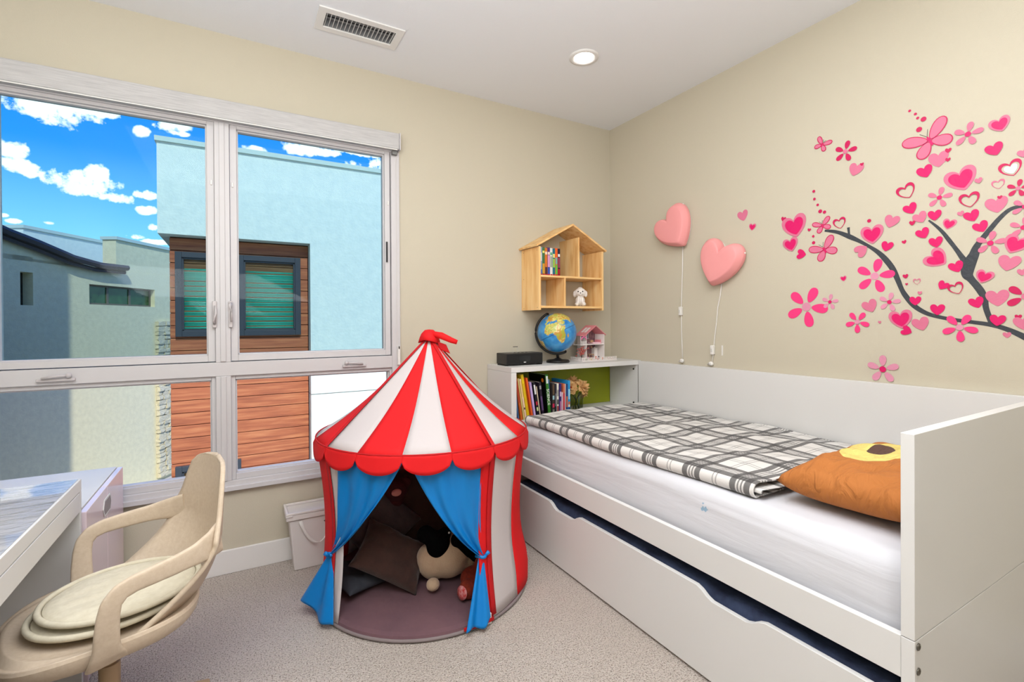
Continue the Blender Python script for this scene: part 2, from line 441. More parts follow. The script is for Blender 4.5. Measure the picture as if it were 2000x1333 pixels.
struct(box('ground_outside', -30, 20, .15, 60, -3.3, -3.2, pmat('paving', (190, 186, 176), .95)))
bh = empty('house_with_wood_siding', (-1.5, 4.5, -3.2)); tag(bh, 'pale stucco house with brown wood siding bay and dark framed windows across the alley', 'house')
def hb(n, x0, x1, ya, yb, z0, z1, m, bev=0.0, par=None):
    return box(n, x0+1.5, x1+1.5, ya-4.5, yb-4.5, z0+3.2, z1+3.2, m, par or bh, bevel=bev)
hb('upper_wall', -3.355, 6, 4.5, 11, 2.40, 3.54, ST_BLUE)
hb('roof_coping', -3.375, 6, 4.47, 11, 3.54, 3.60, COPE)
hb('right_wall', -1.60, 6, 4.5, 11, .262, 2.40, ST_BLUE)
hb('right_wall', -1.60, 6, 4.5, 11, -3.2, .25, ST_BLUE)
hb('joint_strip', -1.59, 5.9, 4.51, 10.9, .25, .262, pmat('joint', (140, 140, 132), .9))
hb('bay_core', -3.25, -1.60, 4.74, 11, -3.2, 2.40, pmat('bay_back', (70, 38, 30), .9))
def wood_siding():
    m = bpy.data.materials.new('wood_siding'); m.use_nodes = True; N = NT(m.node_tree); b = N.n['Principled BSDF']
    tc = N.add('ShaderNodeTexCoord').outputs['Object']
    rn = N.add('ShaderNodeObjectInfo').outputs['Random']
    off = N.add('ShaderNodeCombineXYZ', ins={0: N.math('MULTIPLY', rn, 37.0), 2: N.math('MULTIPLY', rn, 11.0)}).outputs[0]
    v = N.add('ShaderNodeVectorMath', operation='ADD', ins={0: tc, 1: off}).outputs[0]
    v = N.add('ShaderNodeMapping', ins={0: v, 'Scale': (.9, 1, 14)}).outputs[0]
    nz = N.add('ShaderNodeTexNoise', ins={'Vector': v, 'Scale': 1.6, 'Detail': 5.0, 'Roughness': .6}).outputs[0]
    c = N.ramp(nz, [(.3, lin((138, 74, 50))), (.5, lin((172, 98, 64))), (.7, lin((196, 128, 86)))])
    N.l.new(c, b.inputs['Base Color']); b.inputs['Roughness'].default_value = .6
    return m
SID = wood_siding()
bm0 = None
z = -3.15; k = 0
while z < 2.3:
    if bm0 is None:
        bm0 = MB().box(-.83, .82, -.012, .02, 0, .156).build('siding_board', SID, bh, bevel=.006)
        o = bm0
    else:
        o = bm0.copy(); col.objects.link(o)
    o.location = (-2.425+1.5, 4.722-4.5, z+3.2); z += .163
def ext_window(x0, x1, z0, z1, slats=True):
    w = .072
    s = MB()
    s.box(x0, x0+w, 4.655, 4.735, z0, z1).box(x1-w, x1, 4.655, 4.735, z0, z1).box(x0+w, x1-w, 4.655, 4.735, z0, z0+w).box(x0+w, x1-w, 4.655, 4.735, z1-w, z1)
    e = .022
    s.box(x0+w-.004, x0+w+e, 4.675, 4.73, z0+w, z1-w).box(x1-w-e, x1-w+.004, 4.675, 4.73, z0+w, z1-w).box(x0+w, x1-w, 4.675, 4.73, z0+w-.004, z0+w+e).box(x0+w, x1-w, 4.675, 4.73, z1-w-e, z1-w+.004)
    s.M = Matrix.Identity(4)
    s.v = [v+Vector((1.5, -4.5, 3.2)) for v in s.v]
    f = s.build('house_window', ALU, bh, bevel=.004)
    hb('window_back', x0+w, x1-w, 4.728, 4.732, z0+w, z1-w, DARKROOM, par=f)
    hb('window_glass', x0+w, x1-w, 4.682, 4.686, z0+w, z1-w, EXGL, par=f)
    if slats:
        n = int((z1-z0-2*w-.1)/.066)
        sl0 = None
        for i in range(n):
            zz = z0+w+.03+i*.066
            if sl0 is None:
                q = MB()
                q.grid(lambda u, v: (x0+w+.008+(x1-x0-2*w-.016)*u+1.5, 4.70-4.5+.012*math.sin(PI*v), v*.06-.03*0), 1, 4)
                sl0 = q.build('blind_slat', SLAT, f, smooth=True, solid=.002); o = sl0
            else: o = sl0.copy(); col.objects.link(o)
            o.location = (0, 0, zz+3.2)
ext_window(-3.195, -2.56, 1.105, 2.205)
ext_window(-2.495, -1.71, 1.105, 2.205)
ext_window(-3.21, -2.47, -1.7, -.575, True)

# left house: a long stucco wall running away from us, its roof, gutters and stone corner
f2 = Vector((math.sin(YAW), math.cos(YAW), 0)); r2 = Vector((math.cos(YAW), -math.sin(YAW), 0))
org = Vector((CAM.x, CAM.y, 0)) + r2*(-10.1)
lh = empty('cream_stucco_house', (org.x, org.y, 0)); lh.rotation_euler = (0, 0, math.atan2(f2.y, f2.x))
tag(lh, 'cream stucco house with dark gutter and long horizontal window left across the alley', 'house')
# local axes: x runs along the wall, -y faces us (right of travel), z up
eave = [(6.5, 3.95), (9.5, 3.09), (10.11, 2.96), (10.9, 2.76), (11.6, 2.68), (12.43, 2.70)]
def wallpiece(mbb, ua, ub, za, zb, d0=0.0, d1=.3): return mbb.box(ua, ub, -d0, d1, za, zb)
s = MB()
# wall with window openings, below the eave
s.box(6.5, 9.885, 0, .3, -3.2, 2.7).box(9.885, 10.15, 0, .3, -3.2, 1.68).box(9.885, 10.15, 0, .3, 2.37, 2.7).box(10.15, 11.5, 0, .3, -3.2, 2.66)
s.box(11.5, 13.61, 0, .3, -3.2, 1.755).box(11.5, 13.61, 0, .3, 2.24, 2.66).box(13.61, 14.6, 0, .3, -3.2, 2.66)
s.build('stucco_wall', ST_CREAM, lh)
s = MB()
for (a, za), (b, zb) in zip(eave[:-1], eave[1:]):
    s.raw([(a, 0, 2.6), (b, 0, 2.6), (b, 0, zb-.03), (a, 0, za-.03), (a, .3, 2.6), (b, .3, 2.6), (b, .3, zb-.03), (a, .3, za-.03)],
          [(0, 1, 2, 3), (7, 6, 5, 4), (3, 2, 6, 7), (0, 4, 5, 1), (1, 5, 6, 2), (0, 3, 7, 4)])
s.build('gable_wall', ST_CREAM, lh)
s = MB().box(12.31, 14.6, .02, .36, 2.5, 3.45); s.build('parapet_wall', ST_CREAM, lh)
MB().box(12.28, 14.7, -.03, .40, 3.44, 3.52).build('parapet_coping', COPE, lh)
MB().box(11.83, 15.5, 1.9, 4, 2.4, 3.66).build('rear_wall', ST_BLUE, lh)
MB().box(11.8, 15.6, 1.86, 4.1, 3.65, 3.73).build('rear_coping', COPE, lh)
GUT = pmat('gutter_dark', (58, 58, 62), .5)
s = MB()
for dz, dd, rr in ((0.02, -.17, .075), (-.09, -.10, .05)):
    s.tube([(u, dd, zz+dz) for u, zz in eave], rr, 6)
s.build('gutter', GUT, lh)
SH = pmat('roof_shingle', (116, 98, 84), .95, var=((150, 132, 116), 14), bump=(40, .5, .02))
s = MB()
for (a, za), (b, zb) in zip(eave[:-1], eave[1:]):
    s.raw([(a, -.1, za+.05), (b, -.1, zb+.05), (b, 1.88, zb+.42), (a, 1.88, za+.42)], [(0, 1, 2, 3)])
s.build('shingle_roof', SH, lh, solid=.06)
MB().box(9.885, 10.15, .22, .25, 1.68, 2.37).build('dark_window', pmat('dark_glass', (12, 22, 26), .2, spec=.6), lh)
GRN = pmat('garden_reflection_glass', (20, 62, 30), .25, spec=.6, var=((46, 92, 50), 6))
fw = MB().box(11.5, 13.61, .12, .16, 1.755, 1.80).box(11.5, 13.61, .12, .16, 2.2, 2.24).box(11.5, 11.55, .12, .16, 1.8, 2.2).box(13.56, 13.61, .12, .16, 1.8, 2.2).box(12.13, 12.19, .12, .16, 1.8, 2.2).box(12.83, 12.89, .12, .16, 1.8, 2.2).build('long_window', pmat('dull_frame', (110, 104, 92), .6), lh)
for a, b in ((11.55, 12.13), (12.19, 12.83), (12.89, 13.56)):
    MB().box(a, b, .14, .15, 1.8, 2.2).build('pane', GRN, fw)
# stone corner: rough blocks one by one
STO = pmat('limestone', (240, 230, 200), .95, bump=(14, .9, .03), var=((214, 202, 168), 5))
vers = []
for q in range(4):
    bm = bmesh.new(); bmesh.ops.create_cube(bm, size=1.0); bmesh.ops.subdivide_edges(bm, edges=bm.edges, cuts=1)
    for v in bm.verts: v.co = v.co*0.92 + Vector((random.uniform(-.07, .07), random.uniform(-.12, .12), random.uniform(-.09, .09)))
    me = bpy.data.meshes.new('stone'); bm.to_mesh(me); bm.free(); me.materials.append(STO); vers.append(me)
z = -3.1; row = 0
while z < 1.3:
    h = random.choice((.1, .13, .16)); u = 13.6
    while u < 14.25:
        wd = random.uniform(.14, .3)
        o = bpy.data.objects.new('stone', random.choice(vers)); col.objects.link(o); o.parent = lh
        o.location = (u+wd/2, -.03+random.uniform(-.02, .02), z+h/2); o.scale = (wd, .14, h); u += wd
    z += h
# unseen block added outside the view to cast shade on part of that wall
box('shadow_block', -9.5, -5.38, .3, 4.8, -3.2, 9.5, ST_CREAM); wing = bpy.data.objects['shadow_block']; tag(wing, 'tall stucco block added unseen outside left of the window for shade', 'building')

# ------------------------------------------------------------------ ceiling fixtures
vt = empty('ceiling_vent', (-1.955, -.385, H)); tag(vt, 'white metal air vent grille set in the ceiling above the window', 'vent')
PW = pmat('painted_metal', (226, 225, 223), .4)
def vb(n, x0, x1, ya, yb, z0, z1, m, bev=0): return box(n, x0+1.955, x1+1.955, ya+.385, yb+.385, z0-H, z1-H, m, vt, bevel=bev)
s = MB()
for a, b, c, d in ((-2.158, VX0+.004, -.48, -.287), (VX1-.004, -1.752, -.48, -.287), (VX0, VX1, -.48, VY0+.004), (VX0, VX1, VY1-.004, -.287)):
    s.box(a+1.955, b+1.955, c+.385, d+.385, -.008, 0)
s.build('vent_frame', PW, vt, bevel=.002)
DK = pmat('duct', (70, 70, 70), .7)
s = MB()
s.box(VX0+1.955, VX1+1.955, VY0+.385, VY1+.385, .11, .12)
s.build('duct_back', DK, vt)
s = MB()
t = .001
X0, X1, Y0_, Y1_ = VX0+1.955, VX1+1.955, VY0+.385, VY1+.385
s.box(X0, X0+t, Y0_, Y1_, .0, .11).box(X1-t, X1, Y0_, Y1_, .0, .11).box(X0, X1, Y0_, Y0_+t, .0, .11).box(X0, X1, Y1_-t, Y1_, .0, .11)
s.build('duct_wall', pmat('duct_wall', (150, 150, 150), .5, .3), vt)
o0 = None
for i in range(18):
    if o0 is None:
        q = MB(); q.raw([(-.001, Y0_, -.004), (.001, Y0_, -.004), (.001, Y1_, -.004), (-.001, Y1_, -.004), (.004, Y0_, .018), (.006, Y0_, .018), (.006, Y1_, .018), (.004, Y1_, .018)], [(0, 3, 2, 1), (4, 5, 6, 7), (0, 1, 5, 4), (2, 3, 7, 6), (1, 2, 6, 5), (0, 4, 7, 3)])
        o0 = q.build('vent_slat', PW, vt); o = o0
    else: o = o0.copy(); col.objects.link(o)
    o.location = (X0+.01+i*(X1-X0-.02)/17, 0, 0)
for i in range(4):
    yy = Y0_+.02+i*(Y1_-Y0_-.04)/3
    MB().box(X0, X1, yy-.001, yy+.012, .035, .037).build('damper_blade', pmat('damper', (170, 170, 168), .5), vt)
dl = empty('recessed_downlight', (LX, LY, H)); tag(dl, 'round white recessed ceiling light switched on near the corner', 'light')
s = MB(); pr = [(.052, .006), (.052, -.004), (.066, -.009), (.079, -.007), (.082, -.001), (.082, .0)]
vs = []; fs = []
s.grid(lambda u, v: (lambda p: (p[0]*math.cos(2*PI*u), p[0]*math.sin(2*PI*u), p[1]))(pr[int(round(v*5))]), 40, 5, wrap=True)
s.build('trim_ring', PW, dl, smooth=True, solid=.001)
em = bpy.data.materials.new('lamp_diffuser'); em.use_nodes = True; N = NT(em.node_tree); b = N.n['Principled BSDF']
b.inputs['Emission Color'].default_value = (1, .97, .92, 1); b.inputs['Emission Strength'].default_value = 14
MB().lathe([(.056, -.0035), (.056, -.001)], 32).build('diffuser', em, dl)

# ------------------------------------------------------------------ the daybed with shelf cabinet
bed = empty('daybed', (-.535, -1.3, 0)); tag(bed, 'white daybed with high back panel, end panel and bookshelf headboard', 'bed')
def bb(n, x0, x1, ya, yb, z0, z1, m=WHITE, bev=.0015, par=None): return box(n, x0+.535, x1+.535, ya+1.3, yb+1.3, z0, z1, m, par or bed, bevel=bev)
bb('end_panel', -1.065, -.002, -2.312, -2.283, .484, .99)
bb('end_panel', -1.065, -.002, -2.312, -2.283, 0.002, .482)
bb('back_panel', -.030, -.002, -2.283, -.323, .0, .99)
bb('side_rail', -1.065, -1.043, -2.283, -.32, .378, .483)
bb('mattress_board', -1.02, -.032, -2.281, -.32, .35, .37)
bb('shelf_top', -1.065, -.002, -.322, -.004, .963, .994)
bb('shelf_side', -1.065, -1.028, -.322, -.004, 0, .962)
bb('shelf_side', -.036, -.0325, -.322, -.03, .02, .962)
bb('shelf_board', -1.028, -.037, -.320, -.03, .640, .662)
bb('shelf_kick', -1.028, -.037, -.320, -.305, .0, .639)
bb('green_back_panel', -1.028, -.037, -.030, -.022, .662, .962, pmat('lime_green_panel', (142, 150, 22), .6))
for z in (.70, .925):
    MB().lathe([(.006, 0), (.006, .004)], 12).build('cam_cap', BLACK, bed)
    o = bpy.context.scene.objects[-1] if False else None
for o in [o for o in bed.children if o.name.startswith('cam_cap')]:
    o.rotation_euler = (0, -PI/2, 0)
for o, z in zip([o for o in bed.children if o.name.startswith('cam_cap')], (.69, .93)): o.location = (-.037+.535, -.285+1.3, z)
BOLT = pmat('bolt_metal', (120, 116, 108), .3, .9)
for z in (.466, .405):
    o = MB().lathe([(.0095, 0), (.0085, .002), (.005, .003), (.004, .001)], 14).build('bolt', BOLT, bed, smooth=True)
    o.rotation_euler = (PI/2, 0, 0); o.location = (-1.048+.535, -2.313+1.3, z)
# drawer front with two scooped finger grips
top = [(-.335, .322)]
def grip(yc):
    pts = []
    for i in range(13):
        t = i/12; d = .5-.5*math.cos(2*PI*min(max((t-.0), 0), 1)); yy = yc+.13-.26*t
        s_ = max(0, min(1, (t)/.25)) if t < .5 else max(0, min(1, (1-t)/.25)); s_ = s_*s_*(3-2*s_)
        pts.append((yy, .322-.03*s_))
    return pts
pts = [(-.335, .01), (-.335, .322)]+grip(-.86)+grip(-1.80)+[(-2.28, .322), (-2.28, .01)]
q = MB(); q.M = Matrix(((0, 0, 1, -1.070+.535), (1, 0, 0, 1.3), (0, 1, 0, 0), (0, 0, 0, 1)))
q.prism(pts, 0, .018); q.build('drawer_front', pmat('white_laminate', ()), bed, bevel=.0015, fixn=True)
bb('drawer_floor', -1.05, -.3, -2.27, -.345, .05, .065)
# dark sleeping pad seen inside the drawer
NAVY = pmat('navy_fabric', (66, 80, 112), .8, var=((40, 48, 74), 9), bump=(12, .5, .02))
q = MB()
def navf(u, v):
    y = -.36-1.9*u; x = -1.045+.5*v
    z = .312+.022*noise.noise(Vector((y*3.2, x*4, 1)))+.012*noise.noise(Vector((y*9, x*8, 5)))
    if v < .06: z -= .06*(1-v/.06)
    return (x, y, z)
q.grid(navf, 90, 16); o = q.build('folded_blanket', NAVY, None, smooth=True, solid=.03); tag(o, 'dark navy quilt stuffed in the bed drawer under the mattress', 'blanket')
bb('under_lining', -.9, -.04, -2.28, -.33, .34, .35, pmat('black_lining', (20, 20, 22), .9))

# mattress under a white sheet
SHEET = bpy.data.materials.new('white_sheet'); SHEET.use_nodes = True; N = NT(SHEET.node_tree); b = N.n['Principled BSDF']
tc = N.add('ShaderNodeTexCoord').outputs['Object']
nz = N.add('ShaderNodeTexNoise', ins={'Vector': tc, 'Scale': 60.0, 'Detail': 4.0}).outputs[0]
d1 = N.add('ShaderNodeVectorMath', operation='DISTANCE', ins={0: tc, 1: (-1.015, -1.66, .585)}).outputs['Value']
msk = N.math('LESS_THAN', N.math('ADD', d1, N.math('MULTIPLY', N.math('SUBTRACT', nz, .5), .05)), .012)
c = N.mix(msk, lin((208, 208, 213)), lin((146, 176, 198)))
N.l.new(c, b.inputs['Base Color']); b.inputs['Roughness'].default_value = .85
wv = N.add('ShaderNodeMapping', ins={0: tc, 'Scale': (2, .8, 7)}).outputs[0]
nb = N.add('ShaderNodeTexNoise', ins={'Vector': wv, 'Scale': 3.0, 'Detail': 5.0, 'Distortion': .6}).outputs[0]
bp = N.add('ShaderNodeBump', ins={'Height': nb, 'Strength': .15, 'Distance': .02}); N.l.new(bp.outputs[0], b.inputs['Normal'])
q = MB()
def matf(u, v):
    # u along the bed, v across the section (down the front, over the top)
    y = -.335-1.935*u
    L = v
    r = .055; zt = .651-.012*math.sin(PI*u*.9)*0
    if L < .42: # front face from bottom up
        t = L/.42; z = .372+(zt-r-.372)*t; x = -1.008-.010*math.sin(PI*t)
        x -= .010*noise.noise(Vector((y*1.3+z*2, z*9, 3)))*(1-t*.3)+.002*noise.noise(Vector((y*3, z*22, 8)))
    elif L < .58:
        t = (L-.42)/.16*PI/2; x = -1.008+r-r*math.cos(t); z = zt-r+r*math.sin(t)
        x -= .006*noise.noise(Vector((y*2, z*9, 3)))
    else:
        t = (L-.58)/.42; x = -1.008+r+(.92)*t; z = zt+.004*noise.noise(Vector((x*5, y*5, 2)))
    e = min(u, 1-u)
    if e < .02: x += .02*(1-e/.02); z -= .012*(1-e/.02)
    return (x, y, z)
q.grid(matf, 130, 60)
n0 = len(q.v)
o = q.build('mattress', SHEET, None, smooth=True)
q = MB(); 
o2 = MB().box(-1.01, -.035, -2.268, -.337, .372, .40).build('mattress_base', SHEET, o)
for yy in (-.336, -2.269):
    MB().raw([(-1.015, yy, .375), (-.035, yy, .375), (-.035, yy, .652), (-.965, yy, .648), (-1.0, yy, .62)], [(0, 1, 2, 3, 4)]).build('mattress_end', SHEET, o)
tag(o, 'white sheeted mattress with a small blue stain lying in the daybed', 'mattress')

# plaid fleece blanket, folded along its front edge
def plaid():
    m = bpy.data.materials.new('plaid_fleece'); m.use_nodes = True; N = NT(m.node_tree); b = N.n['Principled BSDF']
    uv = N.add('ShaderNodeUVMap').outputs[0]
    sp = N.add('ShaderNodeSeparateXYZ', ins={0: uv})
    def band(s, ph):
        f = N.math('FRACT', N.math('ADD', s, ph))
        a = N.math('ABSOLUTE', N.math('SUBTRACT', f, .5))
        wide = N.math('LESS_THAN', a, .192)
        l0 = N.math('LESS_THAN', a, .018)
        l1 = N.math('LESS_THAN', N.math('ABSOLUTE', N.math('SUBTRACT', a, .062)), .016)
        lines = N.math('MAXIMUM', l0, l1)
        e = N.math('ABSOLUTE', N.math('SUBTRACT', a, .5))
        th = N.math('LESS_THAN', N.math('ABSOLUTE', N.math('SUBTRACT', e, .035)), .011)
        core = N.math('LESS_THAN', a, .09)
        w = N.math('SUBTRACT', wide, N.math('MULTIPLY', core, .22))
        w = N.math('SUBTRACT', w, N.math('MULTIPLY', lines, .72))
        return N.math('ADD', N.math('MAXIMUM', w, 0.0), N.math('MULTIPLY', th, .4))
    A = band(sp.outputs[0], .638); B = band(sp.outputs[1], .786)
    wv = N.add('ShaderNodeTexWave', ins={'Vector': uv, 'Scale': 55.0, 'Distortion': 0.0}).outputs['Fac']
    tot = N.math('SUBTRACT', 1.0, N.math('POWER', .20, N.math('ADD', A, B)))
    tot = N.math('MULTIPLY', tot, N.math('ADD', .85, N.math('MULTIPLY', wv, .3)), True)
    nz = N.add('ShaderNodeTexNoise', ins={'Vector': uv, 'Scale': 90.0, 'Detail': 3.0}).outputs[0]
    c = N.mix(tot, lin((226, 223, 219)), lin((28, 26, 30)))
    c = N.mix(N.math('MULTIPLY', N.math('SUBTRACT', nz, .35, ), .35, True), c, lin((150, 145, 142)))
    N.l.new(c, b.inputs['Base Color']); b.inputs['Roughness'].default_value = 1.0; b.inputs['Sheen Weight'].default_value = .15; b.inputs['Specular IOR Level'].default_value = .1
    bp = N.add('ShaderNodeBump', ins={'Height': nz, 'Strength': .5, 'Distance': .004}); N.l.new(bp.outputs[0], b.inputs['Normal'])
    return m
PLAID = plaid()
def plaid_sheet(name, fn, L, W, nu, nv, parent, off=(0, 0)):
    q = MB(); q.grid(fn, nu, nv)
    o = q.build(name, PLAID, parent, smooth=True)
    me = o.data; uvl = me.uv_layers.new(name='UVMap')
    for lp in me.loops:
        i = lp.vertex_index; uu = (i % (nu+1))/nu; vv = (i//(nu+1))/nv
        uvl.data[lp.index].uv = ((uu*L+off[0])/.203, (vv*W+off[1])/.245)
    return o
def xfront(u):   # front edge of the fold along the bed
    return -.995+.025*u+.008*math.sin(u*9)+.05*max(0, u-.75)
def rip(x, y):
    return .016*noise.noise(Vector((x*4, y*3.4, 1)))+.006*noise.noise(Vector((x*12+y*3, y*9, 4)))
def blank(u, v):
    # v: 0 at the wall side on top ... .62 roll ... 1 tucked beneath
    y0_ = -.372; y = y0_-1.445*u
    th = .021
    xf = xfront(u)
    if v < .80:
        t = v/.80; x = -.050+(xf+th+.002+.050)*t
        y -= .05*(1-t)*u+.0
        z = .705+rip(x, y)*min(1, (1-t)*8+.15)
        if t < .02: z -= .004
    elif v < .87:
        a = (v-.80)/.07*PI; x = xf+th-th*math.sin(a); z = .681+th*math.cos(a)
    else:
        t = (v-.87)/.13; x = xf+th+.16*t; z = .6625
    zend = u
    if u < .015 and v < .8: z -= (.015-u)/.015*.006
    return (x, y, z)
q = plaid_sheet('blanket', blank, 1.445, 1.18, 110, 130, None)
q.modifiers.new('solid', 'SOLIDIFY').thickness = .006; q.modifiers['solid'].offset = -1
tag(q, 'black and white plaid fleece blanket spread folded over the mattress', 'blanket')
def inner(u, v):
    y = -.376-1.465*u; xf = xfront(u)+.016; th = .009
    if v < .85: t = v/.85; x = -.06+(xf+.06)*t; z = .688-.001; y -= .05*(1-t)*u; z += rip(x, y)*.6*min(1, (1-t)*8)
    elif v < .9: a = (v-.85)/.05*PI; x = xf-th*.0-th*math.sin(a)*.6; z = .680+th*math.cos(a)
    else: x = xf+(v-.9)*1.0; z = .671
    return (x, y, z)
o = plaid_sheet('inner_fold', inner, 1.46, 1.2, 60, 60, q, off=(.1, .05))

# orange pillow
def pillow_fn(a, b, h, corner=.06, wr=.0, seed=0, p=2.6):
    def fn(u, v, side):
        x = 2*u-1; y = 2*v-1
        k = (max(0.0, 1-abs(x)**p)*max(0.0, 1-abs(y)**p))**.42
        sx = x*(1-corner*(1-abs(y)**2)*abs(x)**2); sy = y*(1-corner*(1-abs(x)**2)*abs(y)**2)
        z = h*k*side
        if wr and side > 0: z += wr*noise.noise(Vector((x*2.5+seed, y*2.5, side)))*min(1, k*2)+wr*.5*noise.noise(Vector((x*7, y*3+seed, side)))*min(1, k*2)
        return Vector((a*sx, b*sy, z))
    return fn
def pillow(name, a, b, h, mat, M, parent=None, n=30, corner=.07, wr=.01, seed=0, p=2.6):
    fn = pillow_fn(a, b, h, corner, wr, seed, p)
    q = MB(); q.M = M
    q.grid(lambda u, v: fn(u, v, 1), n, n)
    q.grid(lambda u, v: fn(1-u, v, -1), n, n)
    o = q.build(name, mat, parent, smooth=True)
    bm = bmesh.new(); bm.from_mesh(o.data); bmesh.ops.remove_doubles(bm, verts=bm.verts, dist=.0008); bmesh.ops.recalc_face_normals(bm, faces=bm.faces); bm.to_mesh(o.data); bm.free()
    return o
def TRS(loc, e=(0, 0, 0)):
    from mathutils import Euler
    return Matrix.Translation(loc) @ Euler([R(t) for t in e]).to_matrix().to_4x4()
ORG = bpy.data.materials.new('orange_print_cotton'); ORG.use_nodes = True; N = NT(ORG.node_tree); b = N.n['Principled BSDF']
tc = N.add('ShaderNodeTexCoord').outputs['Object']; sp = N.add('ShaderNodeSeparateXYZ', ins={0: tc})
def ell(cx, cy, rx, ry):
    a = N.math('MULTIPLY', N.math('SUBTRACT', sp.outputs[0], cx), 1/rx); c_ = N.math('MULTIPLY', N.math('SUBTRACT', sp.outputs[1], cy), 1/ry)
    return N.math('LESS_THAN', N.math('ADD', N.math('MULTIPLY', a, a), N.math('MULTIPLY', c_, c_)), 1.0)
c = N.mix(ell(.04, .045, .19, .105), lin((178, 108, 48)), lin((226, 206, 118)))
c = N.mix(ell(.03, .045, .058, .036), c, lin((88, 62, 52)))
N.l.new(c, b.inputs['Base Color']); b.inputs['Roughness'].default_value = .85
nb = N.add('ShaderNodeTexNoise', ins={'Vector': N.add('ShaderNodeMapping', ins={0: tc, 'Scale': (6, 12, 6)}).outputs[0], 'Scale': 1.5, 'Detail': 5.0, 'Distortion': 1.0}).outputs[0]
bp = N.add('ShaderNodeBump', ins={'Height': nb, 'Strength': .8, 'Distance': .03}); N.l.new(bp.outputs[0], b.inputs['Normal'])
o = pillow('bed_pillow', .33, .205, .078, ORG, Matrix.Identity(4), n=44, wr=.018, seed=3, p=3.4, corner=.03)
o.matrix_world = TRS((-.575, -2.07, .736), (-2, 0, 0))
tag(o, 'orange pillow with a yellow patch and brown oval at bed end', 'pillow')

# ------------------------------------------------------------------ desk
desk = empty('desk', (-3.3, -1.3, 0)); tag(desk, 'white desk along the left wall with a clear mat on top', 'desk')
def db(n, x0, x1, ya, yb, z0, z1, m=WHITE, bev=.002): return box(n, x0+3.3, x1+3.3, ya+1.3, yb+1.3, z0, z1, m, desk, bevel=bev)
DX = -2.966; DY = -.675
db('desk_top', XL+.03, DX, -1.90, DY, .700, .740)
db('side_panel', XL+.03, DX, DY-.018, DY, 0, .699)
db('side_panel', XL+.03, DX, -1.90, -1.882, 0, .699)
db('drawer_front', DX-.018, DX, -1.878, DY-.022, .632, .697)
db('drawer_box', DX-.45, DX-.019, -1.86, DY-.04, .64, .69)
db('back_board', XL+.05, XL+.068, -1.88, DY-.02, .30, .699)
mat_ = box('desk_mat', XL+.14, DX-.006, -1.84, DY-.012, .7405, .7422, pmat('clear_vinyl_mat', (168, 168, 172), .07, spec=.9, bump=(2.2, .5, .03), coat=.6, stretch=(3, 10, 1)))
tag(mat_, 'clear glossy wavy plastic mat lying on the white desk top', 'desk mat')

# ------------------------------------------------------------------ low storage cabinet under the window
cb = empty('storage_cabinet', (-3.25, -.35, 0)); tag(cb, 'low white cabinet with glossy pink doors beside the window wall behind desk', 'cabinet')
PINK = pmat('pink_gloss', (232, 212, 218), .25, coat=.4)
def kb(n, x0, x1, ya, yb, z0, z1, m=WHITE, bev=.002, par=None): return box(n, x0+3.25, x1+3.25, ya+.35, yb+.35, z0, z1, m, par or cb, bevel=bev)
kb('cabinet_top', XL+.02, -2.980, -.655, -.045, .605, .621)
kb('cabinet_body', XL+.02, -2.980, -.650, -.050, .0, .604)
KX = -2.958
dr = kb('door', -2.978, KX, -.655, -.352, .02, .617, PINK)
dr2 = kb('door', -2.978, KX, -.348, -.045, .02, .617, PINK)
s = MB()
hy0, hy1, hz0, hz1 = -.425, -.305, .520, .572
def hexa(k): return [(hy0-k, (hz0+hz1)/2+.3*0), (hy0+.018-k*.5, hz1+k), (hy1-.018+k*.5, hz1+k), (hy1+k, (hz0+hz1)/2), (hy1-.018+k*.5, hz0-k), (hy0+.018-k*.5, hz0-k)]
q = MB(); q.M = Matrix(((0, 0, 1, KX+3.25), (1, 0, 0, .35), (0, 1, 0, 0), (0, 0, 0, 1)))
q.prism(hexa(.008), 0.0002, .004); q.build('handle_rim', WHITE, dr2, bevel=.001, fixn=True)
q = MB(); q.M = Matrix(((0, 0, 1, KX+3.25), (1, 0, 0, .35), (0, 1, 0, 0), (0, 0, 0, 1)))
q.prism(hexa(0), .0041, .0046); q.build('handle_recess', pmat('recess_grey', (150, 140, 138), .6), dr2, fixn=True)

# ------------------------------------------------------------------ swivel chair
SH_ = pmat('beige_shell', (206, 189, 168), .5, bump=(300, .15, .001), var=((196, 177, 154), 90, .3, .7))
CUSH = pmat('cushion_fabric', (214, 206, 184), .95, bump=(9, .7, .012), var=((204, 195, 172), 40))
chair = empty('swivel_chair', (-2.83, -1.03, 0), R(197.5)); tag(chair, 'beige moulded swivel armchair at the desk with two round cushions', 'chair')
# local x = forward, y = left
def rimpt(a):   # outline of the seat pan (superellipse), a in radians
    c, s_ = math.cos(a), math.sin(a)
    n = 2.6
    r = (abs(c/(.245 if c > 0 else .215))**n+abs(s_/.235)**n)**(-1/n)
    return r*c, r*s_
q = MB()
def pan(u, v):
    a = 2*PI*u; x, y = rimpt(a)
    prof = [(1.0, .438), (.985, .448), (.93, .444), (.8, .432), (.5, .428), (.02, .426)]
    i = v*(len(prof)-1); k = min(int(i), len(prof)-2); t = i-k
    s_ = prof[k][0]*(1-t)+prof[k+1][0]*t; z = prof[k][1]*(1-t)+prof[k+1][1]*t
    if s_ > .9: z -= .028*max(0, x/.24)**3
    return (x*s_, y*s_, z)
q.grid(pan, 64, 20, wrap=True)
def under(u, v):
    a = 2*PI*u; x, y = rimpt(a)
    s_ = 1-.32*v**2; z = .438-.062*math.sin(v*PI/2)-.028*max(0, x/.24)**3*(1-v)
    return (x*s_, y*s_, z)
b0 = len(q.v); q.grid(lambda u, v: under(1-u, v), 64, 8, wrap=True)
q.raw([Vector(under(k/64, 1)) for k in range(64)], [tuple(range(63, -1, -1))])
